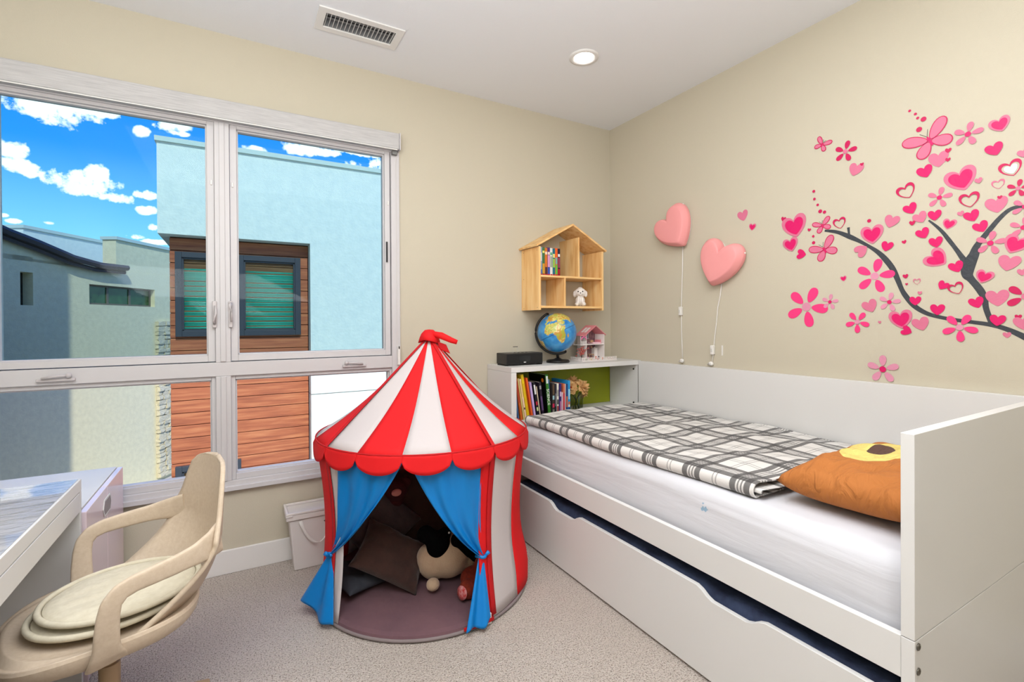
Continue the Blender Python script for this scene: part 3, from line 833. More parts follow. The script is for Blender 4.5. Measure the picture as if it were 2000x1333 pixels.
q.build('seat_shell', SH_, chair, smooth=True)
# back rest: a curved plate, wide at arm height and narrow at its round top
q = MB()
def bw(t):   # half width over height t 0..1 (z .40 .. .80)
    pts = [(0, .215), (.12, .222), (.3, .226), (.44, .23), (.52, .232), (.57, .222), (.66, .200), (.8, .178), (.9, .158), (.96, .125), (.985, .085), (.997, .04), (1, .012)]
    for (a, wa), (b, wb) in zip(pts[:-1], pts[1:]):
        if t <= b:
            k = (t-a)/(b-a); return wa+(wb-wa)*k
    return .01
def backp(u, t):
    y = (2*u-1)*bw(t); z = .405+.425*t
    x = -.262-.022*t+.055*max(0, 1-t/.4)**2+(1.1+3.8*max(0, 1-t/.5)**1.4)*y*y
    return (x, y, z)
q.grid(backp, 28, 60)
q.build('back_rest', SH_, chair, smooth=True, solid=.013, off=0)
for s in (1, -1):
    # arm loop: flat band leaving the back, running forward, dropping to the seat side
    path = [(-.235, .185, .622), (-.208, .212, .618), (-.165, .236, .612), (-.11, .25, .606), (-.06, .257, .601), (-.02, .260, .596), (.010, .261, .585), (.028, .261, .562), (.034, .259, .53), (.036, .254, .49), (.036, .246, .45), (.034, .236, .42), (.03, .215, .395)]
    P_ = [Vector(p) for p in path]
    # resample
    pts = []
    for i in range(len(P_)-1):
        for k in range(4): pts.append(P_[i].lerp(P_[i+1], k/4))
    pts.append(P_[-1])
    q = MB(); rings = []
    n = len(pts)
    for i, p in enumerate(pts):
        t = (pts[min(i+1, n-1)]-pts[max(i-1, 0)]).normalized()
        lat = Vector((0, 1, 0)); lat = (lat-t*lat.dot(t)).normalized(); nrm = t.cross(lat).normalized()
        f_ = i/(n-1)
        w = .027+.004*math.cos(f_*PI*2)+(.016*max(0, (f_-.85)/.15))+(.016*max(0, (.2-f_)/.2))
        th = .0085
        ring = []
        for k in range(12):
            a = 2*PI*k/12; c_, s2 = math.cos(a), math.sin(a)
            e = .5
            ring.append(p+nrm*(w*abs(c_)**e*(1 if c_ > 0 else -1))+lat*(th*abs(s2)**e*(1 if s2 > 0 else -1)))
        rings.append(ring)
    vs = [Vector((v.x, v.y*s, v.z)) for r_ in rings for v in r_]
    fs = []
    for j in range(n-1):
        for k in range(12):
            k2 = (k+1) % 12; f = (j*12+k, j*12+k2, (j+1)*12+k2, (j+1)*12+k); fs.append(f if s > 0 else f[::-1])
    q.raw(vs, fs); q.raw([vs[k] for k in range(12)], [tuple(range(12))]); q.raw([vs[(n-1)*12+k] for k in range(12)], [tuple(range(12))])
    q.build('arm_rest', SH_, chair, smooth=True, subd=1, fixn=True)
BM_ = pmat('beige_metal', (176, 150, 120), .45)
MB().lathe([(.0165, .20), (.0165, .385)], 20).build('post', BM_, chair, smooth=False, bevel=.001)
MB().lathe([(.025, .10), (.026, .268), (.025, .275), (.018, .276), (.018, .27)], 24).build('post_sleeve', BM_, chair, smooth=False, bevel=.001)
MB().lathe([(.035, .368), (.05, .385)], 20).build('seat_mount', BM_, chair)
for k in range(4):
    a = R(105.3-197.5)+k*PI/2
    q = MB(); c_, s_ = math.cos(a), math.sin(a)
    q.tube([(0, 0, .115), (.12*c_, .12*s_, .10), (0.25*c_, .25*s_, .075)], [.03, .024, .018], 8)
    lg = q.build('base_leg', BM_, chair, smooth=True)
    q = MB(); q.M = Matrix.Translation((.25*c_, .25*s_, .028)) @ Matrix.Rotation(a, 4, 'Z') @ Matrix.Rotation(PI/2, 4, 'X')
    q.lathe([(.027, -.018), (.028, -.016), (.028, .016), (.027, .018)], 16); q.build('castor', BLACK, lg)
    MB().tube([(.25*c_, .25*s_, .05), (.25*c_, .25*s_, .075)], .008, 8).build('castor_stem', BLACK, lg)
ca = math.cos(R(197.5)); sa = math.sin(R(197.5))
def chw(x, y): return (-2.83+x*ca-y*sa, -1.03+x*sa+y*ca)
for (nm, lx, ly, z, rot, lab) in (('seat_cushion', -.012, .014, .446, 0, 'lower round beige seat pad with piping, under the other on the chair'),
                                 ('seat_cushion', -.034, .018, .474, 25, 'upper round beige seat pad with piping on the swivel chair')):
    wx, wy = chw(lx, ly)
    rc = .186
    q = MB()
    pr = [(.0, .024), (.08, .0255), (.14, .024), (.168, .019), (.176, .015), (.179, .006), (.172, .002), (.1, .0)]
    def cf(u, v):
        i = v*(len(pr)-1); k = min(int(i), len(pr)-2); t = i-k
        r_ = pr[k][0]*(1-t)+pr[k+1][0]*t; zz = pr[k][1]*(1-t)+pr[k+1][1]*t
        a = 2*PI*u
        if zz > .012: zz += .003*noise.noise(Vector((r_*math.cos(a)*14, r_*math.sin(a)*40, z*50)))*(1 if r_ > .01 else 0)
        return (max(r_, .001)*math.cos(a), max(r_, .001)*math.sin(a), zz)
    q.grid(cf, 64, 40, wrap=True)
    o = q.build(nm, CUSH, None, smooth=True); o.location = (wx, wy, z); o.rotation_euler = (0, 0, R(197.5+rot*0)); o.scale = (1, .9, 1)
    q = MB(); q.tube([(rc*math.cos(2*PI*k/64), rc*math.sin(2*PI*k/64), .014) for k in range(65)], .0085, 8, cap=False)
    q.build('piping', CUSH, o, smooth=True)
    tag(o, lab, 'cushion', 'round seat pads on the swivel chair')

# ------------------------------------------------------------------ white lidded box by the tent
bx = empty('storage_box', (-2.14, -.09, 0)); tag(bx, 'white plastic storage box with lid and strap handle behind the tent', 'box')
PB = pmat('box_plastic', (224, 218, 214), .5)
q = MB(); q.raw([(-.112, -.066, .0), (.112, -.066, 0), (.112, .06, 0), (-.112, .06, 0), (-.135, -.073, .262), (.135, -.073, .262), (.135, .07, .262), (-.135, .07, .262)], [(0, 3, 2, 1), (4, 5, 6, 7), (0, 1, 5, 4), (2, 3, 7, 6), (1, 2, 6, 5), (0, 4, 7, 3)])
q.build('box_body', PB, bx, bevel=.006)
MB().box(-.150, .150, -.082, .078, .264, .292).build('lid', PB, bx, bevel=.004)
q = MB(); q.box(-.152, .152, -.084, -.070, .292, .304).box(-.152, .152, .066, .080, .292, .304).box(-.152, -.138, -.07, .066, .292, .304).box(.138, .152, -.07, .066, .292, .304)
q.build('lid_rim', PB, bx, bevel=.003)
MB().box(-.153, -.12, -.086, -.05, .284, .2925).build('lid_clip', PB, bx, bevel=.002)
q = MB()
sp_ = []
for i in range(21):
    t = i/20; x = -.085+.17*t; z = .258-.125*math.sin(PI*t)**.8; sp_.append((x, -.086-.006*math.sin(PI*t), z))
vs = []; fs = []
for i, p in enumerate(sp_):
    vs += [(p[0]-.008, p[1], p[2]), (p[0]+.008, p[1]-.001, p[2]+.002)]
for i in range(20): fs.append((2*i, 2*i+1, 2*i+3, 2*i+2))
q.raw(vs, fs); q.build('strap_handle', PLASTIC_W, bx, smooth=True, solid=.0015)

# ------------------------------------------------------------------ circus play tent
TC = Vector((-1.69, -.55, 0)); AP = Vector((-1.668, -.56, 1.20)); ZR = .745
tent = empty('play_tent', tuple(TC)); tag(tent, 'red and white striped circus play tent with blue curtains on the carpet', 'tent')
RED = pmat('red_cloth', (236, 24, 30), .75, bump=(30, .2, .004), transl=.22)
WHC = pmat('white_cloth', (226, 218, 218), .8, bump=(30, .2, .004), transl=.3)
RED2 = pmat('red_trim', (190, 14, 22), .8, bump=(60, .2, .002))
BLU = pmat('blue_nylon', (0, 134, 214), .42, spec=.5, bump=(16, .35, .006), transl=.18)
A = []   # stripe edges, degrees
quads = [(-164, -75), (-75, 13), (13, 105), (105, 196)]
for a, b in quads:
    for i in range(4): A.append(a+(b-a)*i/4)
A.append(196)
apl = AP-TC
def ring_pt(a, r=.5, z=ZR): return Vector((r*math.cos(R(a)), r*math.sin(R(a)), z))
for i in range(16):
    a0, a1 = A[i], A[i+1]
    def rf(u, v, a0=a0, a1=a1):
        a = a0+(a1-a0)*u; p = apl.lerp(ring_pt(a), .035+.965*v)
        # cloth sags a little between the four poles
        qd = [q_ for q_ in quads if q_[0]-.01 <= a <= q_[1]+.01][0]; t = (a-qd[0])/(qd[1]-qd[0])
        p.z -= .035*math.sin(PI*t)*math.sin(PI*v)*1.0
        rr = 1-.035*math.sin(PI*t)*math.sin(PI*v); p.x = apl.x+(p.x-apl.x)*rr; p.y = apl.y+(p.y-apl.y)*rr
        return p
    MB().grid(rf, 6, 14).build('roof_panel', WHC if i % 2 == 0 else RED, tent, smooth=True, solid=.002)
def wall_r(z, a=0):
    t = z/ZR
    bul = .022*math.exp(-((z-.13)/.10)**2)*math.exp(-((a+38)/16)**2)
    return .5-.032*math.sin(PI*min(1, t*1.05))+.005*math.sin(R(a*8))*(1-t)+bul
def wallcloth(name, a0, a1, z0, z1, mat_, n=6, off=0.0, taper=None, par=None):
    def wf(u, v):
        z = z0+(z1-z0)*v
        b0, b1 = (a0, a1) if not taper else (a0+taper[0]*(1-v), a1+taper[1]*(1-v))
        a = b0+(b1-b0)*u; r = wall_r(z, a)+off; return Vector((r*math.cos(R(a)), r*math.sin(R(a)), z))
    return MB().grid(wf, n, 16).build(name, mat_, par or tent, smooth=True, solid=.0018)
for i in range(4, 16):
    wallcloth('wall_panel', A[i], A[i+1], .02, ZR, WHC if i % 2 == 0 else RED)
wallcloth('wall_panel', -81.5, -75.2, .02, ZR, RED, 3)
wallcloth('wall_panel', -163.8, -156.0, .02, ZR, WHC, 3)
for a in (-164, -75, 13, 105):
    pts = [apl.lerp(ring_pt(a, .503), t) for t in (.04, .25, .5, .75, 1.0)]
    q = MB(); vs = []; fs = []
    tang = Vector((-math.sin(R(a)), math.cos(R(a)), 0))
    for p in pts: up = Vector((math.cos(R(a)), math.sin(R(a)), 1.1)).normalized()*.004; vs += [p+up-tang*.009, p+up+tang*.009]
    for i in range(len(pts)-1): fs.append((2*i, 2*i+1, 2*i+3, 2*i+2))
    q.raw(vs, fs).build('roof_piping', RED2, tent, solid=.002)
    wallcloth('pole_sleeve', a-1.6, a+1.6, .03, ZR, RED2, 2, off=.004)
# valance: one scallop under each stripe
for i in range(16):
    a0, a1 = A[i], A[i+1]
    def vf(u, v, a0=a0, a1=a1):
        a = a0+(a1-a0)*(u*1.02-.01); d = .022+.058*math.sqrt(max(0, 1-(2*u-1)**2))**1.0
        z = ZR+.003-d*v; r = .503+.010*v; return Vector((r*math.cos(R(a)), r*math.sin(R(a)), z))
    o = MB().grid(vf, 16, 5).build('valance_scallop', RED, tent, smooth=True, solid=.002)
q = MB(); q.tube([ring_pt(a, .504, ZR+.002) for a in [k*360/72 for k in range(73)]], .0035, 6, cap=False); q.build('eave_hoop', RED2, tent, smooth=True)
# mat and its rim, foot clip
MAT = pmat('plum_mat', (112, 82, 88), .95, bump=(7, .5, .02), var=((98, 72, 80), 5))
MB().lathe([(.492, .004), (.497, .012), (.492, .026), (.47, .030), (.1, .030)], 72).build('floor_mat', MAT, tent, smooth=False)
q = MB(); q.tube([ring_pt(k*5, .497, .010) for k in range(73)], .0075, 6, cap=False); q.build('mat_rim', pmat('grey_piping', (128, 116, 116), .7), tent, smooth=True)
o = MB().box(-.012, .012, -.006, .006, 0, .045).build('pole_foot', PLASTIC_W, tent, bevel=.004); o.location = ring_pt(-78.5, .505, .004); o.rotation_euler = (0, 0, R(10))
o = wallcloth('base_band', -92, -76, .016, .03, RED2, 6, off=.012)
# cap at the top
q = MB()
def capf(u, v):
    a = 2*PI*u; r = [.002, .022, .036, .044, .050][min(4, int(round(v*4)))]; z = [.045, .042, .028, .010, -.012][min(4, int(round(v*4)))]
    r *= 1+.10*math.sin(a*3+1)*(v); z += .008*math.sin(a*2)*v
    return apl+Vector((r*math.cos(a), r*math.sin(a), z-.012))
q.grid(capf, 32, 4, wrap=True); q.build('cap', RED, tent, smooth=True, solid=.003)
q = MB(); d_ = Vector((.869, -.495, 0))
q.tube([apl+Vector((0, -.02, .02))-d_*.005, apl+d_*.05+Vector((0, -.03, .005)), apl+d_*.10+Vector((0, -.03, -.018)), apl+d_*.128+Vector((0, -.028, -.028))], [.010, .017, .014, .011], 12)
q.build('cap_toggle', RED2 if False else RED, tent, smooth=True)
q = MB(); q.grid(lambda u, v: apl+d_*(.03+.05*u+.02*v)+Vector((0, -.012, -.02-.045*v-.02*u)), 6, 6); q.build('cap_flap', RED2, tent, smooth=True, solid=.002)
# curtains
def curtain(name, a_in, a_out, tie, flare, sgn, seed):
    tin = ring_pt(a_in, .488, .742); tout = ring_pt(a_out, .492, .742)
    c = empty(name+'_tmp') if False else None
    def cf(u, v):     # u: 0 outer edge .. 1 inner edge, v: 0 top .. 1 tie
        w = .022
        lat = (tin-tout).normalized()
        Tp = tie+lat*w*(u-.5)
        top = tout.lerp(tin, u)
        sagk = 4*v*(1-v)
        p = top.lerp(Tp, v)
        if u < 1: # outer edge stays vertical longer
            vv = v**(1+3.4*(1-u)**1.3); p = Vector((top.x+(Tp.x-top.x)*vv, top.y+(Tp.y-top.y)*vv, top.z+(Tp.z-top.z)*v))
        p.z -= .055*sagk*u**1.3
        rr = math.hypot(p.x, p.y); tgt = .490-.02*v
        k = (tgt/rr-1)*.9 if rr > 0 else 0
        p.x *= 1+k; p.y *= 1+k
        pl = math.sin(u*PI*2*(3.2)+v*2.5*(1-u)+seed)
        amp = .003+.008*v*(1-.55*v)+.006*noise.noise(Vector((u*4, v*3, seed)))
        rad = Vector((p.x, p.y, 0)).normalized()
        return p+rad*(pl*amp)
    o = MB().grid(cf, 70, 50).build('curtain', BLU, tent, smooth=True, solid=.0015)
    def ff(u, v):
        b = flare[0].lerp(flare[1], u); s_ = math.sin(PI*v/2)
        w = .022; lat = (tin-tout).normalized()
        p = (tie+lat*w*(u-.5)).lerp(b, v)
        p = p+Vector((0, 0, 0))
        spread = (flare[1]-flare[0]).normalized(); nrm = Vector((spread.y, -spread.x, 0))
        p += nrm*(.010*math.sin(u*PI*2*1.6+seed)*v**.7)
        p += (flare[0].lerp(flare[1], .5)-tie).normalized().cross(Vector((0, 0, 1)))*0
        p.z += .012*math.sin(u*7+seed)*v
        return p
    MB().grid(ff, 50, 26).build('curtain_tail', BLU, tent, smooth=True, solid=.0015)
    q = MB(); lat = (tin-tout).normalized()
    q.tube([tie+lat*.018*math.cos(t)+Vector((tie.x, tie.y, 0)).normalized()*.016*math.sin(t)+Vector((0, 0, .002*math.sin(3*t))) for t in [k*PI/8 for k in range(17)]], .007, 8)
    q.tube([tie+Vector((-.01*sgn, -.012, .0)), tie+Vector((-.028*sgn, -.018, .018))], [.005, .009], 8)
    q.build('tie_band', BLU, tent, smooth=True)
curtain('curtain', -118, -156.0, Vector((-2.152, -.655, .272))-TC, (Vector((-2.262, -.56, .055))-TC, Vector((-2.172, -.775, .022))-TC), 1, .4)
curtain('curtain', -118, -81.0, Vector((-1.604, -1.005, .278))-TC, (Vector((-1.595, -1.082, .04))-TC, Vector((-1.71, -1.078, .018))-TC), -1, 2.1)

# ------------------------------------------------------------------ what lies in the tent
BRN = pmat('brown_corduroy', (72, 48, 41), .98, bump=(120, .6, .003), var=((58, 38, 33), 12), sheen=.2)
BRN2 = pmat('taupe_fleece', (90, 74, 74), .98, bump=(90, .6, .003), var=((72, 60, 62), 10), sheen=.2)
GRY = pmat('slate_fabric', (56, 58, 66), .95, bump=(90, .4, .003))
def tp(name, a, b, h, mat_, loc, e, lab, seed, spin=0):
    o = pillow(name, a, b, h, mat_, Matrix.Identity(4), n=26, wr=.014, seed=seed, corner=.1)
    o.matrix_world = TRS(loc, e) @ Matrix.Rotation(R(spin), 4, 'Z'); tag(o, lab, 'pillow'); return o
tp('throw_pillow', .17, .125, .05, BRN, (-1.872, -.60, .175), (42, 20, -8), 'dark brown throw pillow at the front of the pile in the tent', 1, -14)
tp('throw_pillow', .16, .19, .055, BRN2, (-1.90, -.40, .28), (70, -38, 14), 'greyish taupe pillow leaning behind the left tent curtain', 2)
tp('throw_pillow', .21, .21, .07, BRN, (-1.66, -.32, .29), (72, -4, -12), 'dark brown pillow propped upright at the back of the tent', 3)
tp('throw_pillow', .12, .12, .03, GRY, (-2.02, -.52, .088), (10, 6, 25), 'small slate grey pillow poking out at the tent floor left', 4)
BLK = pmat('black_plush', (9, 9, 10), 1.0, bump=(120, .8, .004), spec=.05)
CRM = pmat('cream_plush', (196, 170, 142), 1.0, bump=(150, .7, .004), var=((182, 152, 126), 8), sheen=.3)
pl = empty('plush_toy', (-1.60, -.66, .03)); tag(pl, 'round cream plush toy with black ears and pompom tail inside the tent', 'plush toy')
pl_ = lambda x, y, z: (x+1.60, y+.66, z-.03)
blob('body', [(pl_(-1.615, -.665, .145), (.105, .10, .108), (0, 25, 0)), (pl_(-1.70, -.66, .13), (.07, .07, .09), (0, -20, 0)), (pl_(-1.56, -.66, .20), (.07, .07, .06)), (pl_(-1.53, -.68, .10), (.07, .06, .06))], CRM, pl, .008, 12)
blob('head', [(pl_(-1.680, -.70, .222), (.056, .05, .062), (0, 30, 0)), (pl_(-1.735, -.68, .275), (.042, .035, .042)), (pl_(-1.705, -.69, .25), (.04, .035, .045)), (pl_(-1.645, -.69, .262), (.035, .03, .03))], BLK, pl, .006, 8)
blob('black_flank', [(pl_(-1.55, -.735, .185), (.032, .028, .075), (0, -48, 0)), (pl_(-1.50, -.74, .14), (.03, .028, .06), (0, -50, 0)), (pl_(-1.60, -.73, .235), (.03, .026, .035))], BLK, pl, .006, 6)
blob('tail', [(pl_(-1.728, -.755, .071), (.031, .03, .029))], CRM, pl, .005, 3)
MB().ball(pl_(-1.634, -.722, .275), (.006, .004, .005), 8, 6).build('white_tuft', PLASTIC_W, pl, smooth=True)
rb = empty('teddy_bear', (-1.572, -.845, .03)); tag(rb, 'rust brown plush bear mostly hidden behind the right tent curtain', 'plush toy')
RST = pmat('rust_plush', (132, 44, 22), 1.0, bump=(140, .8, .004), var=((104, 32, 18), 40))
blob('body', [((.03, .04, .05), (.07, .055, .05)), ((-.035, -.03, .045), (.042, .04, .045)), ((.06, .02, .10), (.04, .04, .05))], RST, rb, .006, 6)
q = MB(); q.M = TRS((-.073, -.047, .045), (0, -80, 22)); q.lathe([(.012, .001), (.030, .0), (.028, -.004)], 20); q.build('foot_pad', pmat('foot_pad', (214, 150, 150), .9, var=((190, 40, 40), 60)), rb, smooth=True)
hb_ = empty('plush_monkey', (-1.80, -.42, .36)); tag(hb_, 'dark maroon plush head with a pink muzzle on top of the pillows', 'plush toy')
MRN = pmat('maroon_plush', (74, 26, 28), 1.0, bump=(120, .8, .004))
blob('head', [((0, .0, .06), (.062, .05, .055)), ((-.05, .0, .10), (.025, .02, .028)), ((.055, .0, .09), (.025, .02, .028)), ((.0, .03, .0), (.05, .04, .05))], MRN, hb_, .006, 6)
MB().ball((-.012, -.050, .060), (.026, .014, .018), 14, 8).build('muzzle', pmat('pink_felt', (232, 150, 140), .9), hb_, smooth=True)

# ------------------------------------------------------------------ house shaped shelf on the wall
def pine(name, stretch):
    m = bpy.data.materials.new(name); m.use_nodes = True; N = NT(m.node_tree); b = N.n['Principled BSDF']
    tc = N.add('ShaderNodeTexCoord').outputs['Object']
    v = N.add('ShaderNodeMapping', ins={0: tc, 'Scale': stretch}).outputs[0]
    nz = N.add('ShaderNodeTexNoise', ins={'Vector': v, 'Scale': 3.0, 'Detail': 5.0, 'Distortion': .4}).outputs[0]
    c = N.ramp(nz, [(.3, lin((222, 164, 98))), (.5, lin((240, 196, 132))), (.75, lin((248, 214, 158)))])
    N.l.new(c, b.inputs['Base Color']); b.inputs['Roughness'].default_value = .5
    return m
PV = pine('pine_vertical', (22, 9, 1.2)); PH = pine('pine_horizontal', (1.2, 9, 22))
hs = empty('house_shelf', (-.53, -.112, 1.35)); tag(hs, 'pine wall shelf shaped like a house with a gabled top in the corner', 'shelf')
def sb(n, x0, x1, z0, z1, m=PV, ya=-.222, yb=-.001, bev=.0012): return box(n, x0+.53, x1+.53, ya+.112, yb+.112, z0-1.35, z1-1.35, m, hs, bevel=bev)
sb('side_panel', -.797, -.782, 1.348, 1.762)
sb('side_panel', -.272, -.257, 1.348, 1.762)
sb('bottom_board', -.782, -.272, 1.362, 1.376, PH)
sb('middle_board', -.782, -.272, 1.564, 1.577, PH)
sb('divider', -.596, -.584, 1.376, 1.564)
sb('divider', -.479, -.467, 1.577, 1.845)
RZ = 1.918; XM = -.527; sl = (RZ-1.768)/(XM+.8)
for s in (-1, 1):
    xe = XM+s*(.288); ze = 1.760
    nx = -(RZ-ze)/.288*s
    L = math.hypot(.288, RZ-ze); tn = Vector((s*.288/L, 0, -(RZ-ze)/L)); nn = Vector((s*(RZ-ze)/L, 0, .288/L)); th = .012
    a = Vector((XM, 0, RZ)); bpt = Vector((xe, 0, ze))
    P4 = [a, bpt, bpt+nn*th, a+Vector((0, 0, th/nn.z))]
    q = MB()
    vs = [(p.x+.53, yy+.112, p.z-1.35) for yy in (-.232, -.001) for p in P4]
    q.raw(vs, [(0, 1, 2, 3), (7, 6, 5, 4), (0, 4, 5, 1), (1, 5, 6, 2), (2, 6, 7, 3), (3, 7, 4, 0)])
    q.build('roof_board', PH, hs, bevel=.0012, fixn=True)
NAIL = pmat('nail_head', (96, 60, 30), .6)
for (yy, z) in ((-.03, 1.74), (-.20, 1.74), (-.03, 1.56), (-.03, 1.36), (-.20, 1.365)):
    o = MB().lathe([(.0025, 0), (.0025, .0006)], 8).build('screw', NAIL, hs); o.rotation_euler = (0, -PI/2, 0); o.location = (-.797+.53, yy+.112, z-1.35)

# ------------------------------------------------------------------ books
PAGES = pmat('book_pages', (226, 214, 190), .9, bump=(300, .3, .001))
def book(x, y, z, th, h, d, lean, rgb, label, group, bands=(), rz=0.0, text=None, side=None, cat='book'):
    """book standing with its spine to the front (-y); x = left edge of its foot; lean tips the top to the left (degrees)"""
    b = empty('book', (x, y, z), rz); b.rotation_euler = (0, -R(lean), rz)
    m = pmat('cover_%d_%d_%d' % rgb, rgb, .45)
    q = MB(); c = .0016
    q.box(0, c, 0, d, 0, h).box(th-c, th, 0, d, 0, h).box(c, th-c, 0, c, 0, h)
    q.build('cover', m, b, bevel=.0006)
    MB().box(c, th-c, c, d-.004, .003, h-.003).build('page_block', PAGES, b)
    for (z0, z1, rr) in bands:
        MB().box(th*.12, th*.88, -.0005, .0001, h*z0, h*z1).build('spine_print', pmat('ink_%d_%d_%d' % rr, rr, .5), b)
    if text:
        M_ = Matrix.Translation((th/2, -.0006, h*text[1])) @ Matrix.Rotation(PI/2, 4, 'X') @ Matrix.Rotation(-PI/2, 4, 'Z')
        lettering('spine_title', text[0], text[2], M_, pmat('ink_white', (240, 240, 236), .5), b)
    if side: side(b, h, d)
    tag(b, label, cat, group); return b
G1 = 'small paperbacks in the house shelf'
hb8 = [((150, 164, 186), 'pale blue grey paperback, leftmost in the house shelf', [(.05, .2, (52, 96, 178)), (.5, .8, (216, 220, 226))]),
       ((62, 110, 66), 'green paperback with orange base second in the house shelf row', [(.06, .42, (206, 150, 44)), (.8, .88, (230, 226, 120))]),
       ((206, 112, 36), 'orange paperback with a dark foot in the house shelf row', [(.04, .3, (60, 40, 44)), (.76, .86, (240, 220, 200))]),
       ((80, 44, 110), 'purple topped paperback with pink middle in the house shelf row', [(.3, .72, (216, 150, 190)), (.05, .28, (40, 80, 170)), (.74, .84, (240, 210, 200))]),
       ((222, 220, 214), 'white paperback in the middle of the house shelf row', [(.3, .7, (150, 160, 140)), (.74, .84, (90, 160, 120))]),
       ((20, 104, 124), 'teal paperback in the house shelf row', [(.3, .62, (150, 190, 70)), (.66, .8, (230, 220, 120))]),
       ((226, 92, 30), 'orange and green paperback second from right in the house shelf', [(.05, .4, (88, 180, 60)), (.42, .66, (120, 170, 160))]),
       ((28, 26, 50), 'dark navy paperback with red foot, rightmost in the house shelf', [(.03, .25, (170, 22, 40)), (.3, .66, (150, 60, 90)), (.7, .8, (236, 236, 236))])]
x = -.7805
for i, (rgb, lab, bands) in enumerate(hb8):
    th = .0205; book(x, -.205, 1.5775, th-.0006, .184-.002*(i % 3), .13, 0, rgb, lab, G1, bands+[(.0, .05, (190, 20, 40))]); x += th
G2 = 'books in the bed cabinet'
YB = -.292
def circ(b, h, d):
    q = MB(); q.M = Matrix.Translation((-.0008, .035, h*.86)) @ Matrix.Rotation(-PI/2, 4, 'Y'); q.lathe([(.013, 0), (.013, .0004)], 20); q.build('cover_badge', pmat('ink_orange', (216, 120, 30), .5), b)
rows = [ # x foot, thickness, height, depth, lean, colour, label, bands, extra
 (-1.0, .010, .212, .18, 6.3, (28, 78, 130), 'thin dark blue book, leftmost in the bed cabinet', [(.0, 1, (70, 110, 160))]),
 (-.979, .017, .272, .20, 9, (190, 92, 30), 'tall rust orange book near left end of the bed cabinet', [(.4, .9, (170, 60, 36))]),
 (-.958, .008, .262, .20, 9.5, (214, 196, 120), 'thin pale olive book beside the rust orange one', []),
 (-.948, .012, .258, .20, 9.5, (232, 200, 170), 'cream spined picture book left of the bright yellow book', [(.25, .3, (60, 40, 40)), (.55, .95, (226, 190, 120))]),
 (-.929, .020, .284, .20, 9.5, (226, 196, 20), 'bright yellow tall book in the bed cabinet', [(.1, .8, (210, 176, 16))]),
 (-.900, .012, .262, .20, 9.5, (226, 92, 34), 'thin bright orange book right of the yellow one', []),
 (-.882, .015, .232, .20, 9, (176, 150, 206), 'lavender spined book between orange and black books', [(.1, .9, (196, 172, 220))]),
 (-.858, .016, .232, .19, 8.5, (24, 24, 34), 'black book with white and red spine marks beside lavender book', [(.66, .92, (226, 226, 226)), (.36, .46, (190, 36, 60)), (.2, .3, (200, 214, 150))]),
 (-.836, .009, .205, .18, 8.5, (92, 66, 40), 'thin brown book with a cream edge among the black books', [(.02, .98, (222, 206, 176))]),
 (-.822, .018, .228, .20, 7, (34, 26, 44), 'thick dark purple book left of the science encyclopedia', [(.2, .6, (92, 66, 110)), (.8, .9, (150, 150, 150))]),
 (-.740, .019, .212, .18, 0, (58, 50, 44), 'dark collage spined book just right of the green book', [(.5, .62, (150, 190, 200)), (.26, .38, (200, 40, 80)), (.66, .95, (90, 70, 50)), (.04, .2, (120, 120, 110))]),
 (-.719, .013, .206, .17, 0, (40, 38, 50), 'slim dark book in the middle of the bed cabinet row', [(.3, .7, (110, 110, 116))]),
 (-.704, .015, .208, .17, 0, (226, 222, 208), 'white and black spined book in the bed cabinet row', [(.35, .5, (60, 60, 60)), (.0, .3, (150, 30, 36)), (.6, .8, (150, 146, 140))]),
 (-.687, .013, .206, .17, 0, (54, 38, 110), 'purple spined book near right of the bed cabinet row', [(.6, .75, (220, 190, 220)), (.0, .45, (190, 120, 160))]),
 (-.672, .010, .150, .15, 0, (226, 206, 216), 'short pale pink book in the bed cabinet row', [(.1, .9, (214, 180, 200))]),
 (-.660, .015, .204, .17, 0, (206, 112, 80), 'salmon red spined book in the bed cabinet row', [(.05, .7, (196, 60, 84))]),
 (-.643, .006, .202, .17, 0, (232, 222, 214), 'thin white book next to the salmon red one', []),
 (-.636, .013, .200, .17, 0, (40, 66, 120), 'dark blue and orange book second from the right end', [(.25, .6, (214, 110, 60))]),
 (-.621, .018, .222, .19, 0, (40, 150, 214), 'sky blue book at the right end of the row', [(.3, .38, (226, 110, 40)), (.0, .22, (24, 70, 140)), (.22, .29, (236, 230, 190)), (.45, .75, (150, 206, 232))])]
for (x, th, h, d, ln, rgb, lab, bands) in rows:
    zf = .6625+math.sin(R(ln))*0.0
    book(x, YB+.004*((int(abs(x)*1000)) % 3), zf, th*.93, h, d, ln, rgb, lab, G2, bands)
b = book(-.778, YB-.002, .6625, .022, .272, .20, 5.0, (34, 88, 26), 'thick green book with SCIENCE in white letters on its spine', G2, [(.0, .999, (52, 120, 36))], text=('SCIENCE', .47, .027))
MB().box(-.0008, .0001, .004, .198, .004, .268).build('front_cover', pmat('black_gloss', (16, 18, 16), .3), b)
circ(b, .272, .2)
MB().box(.004, .018, -.0012, -.0005, .215, .262).build('spine_picture', pmat('ink_pale', (206, 214, 216), .5), b)
b = book(-.7545, YB+.03, .6625, .012, .235, .15, 1.5, (60, 120, 180), 'small light blue book peeking out behind the green book', G2, [])

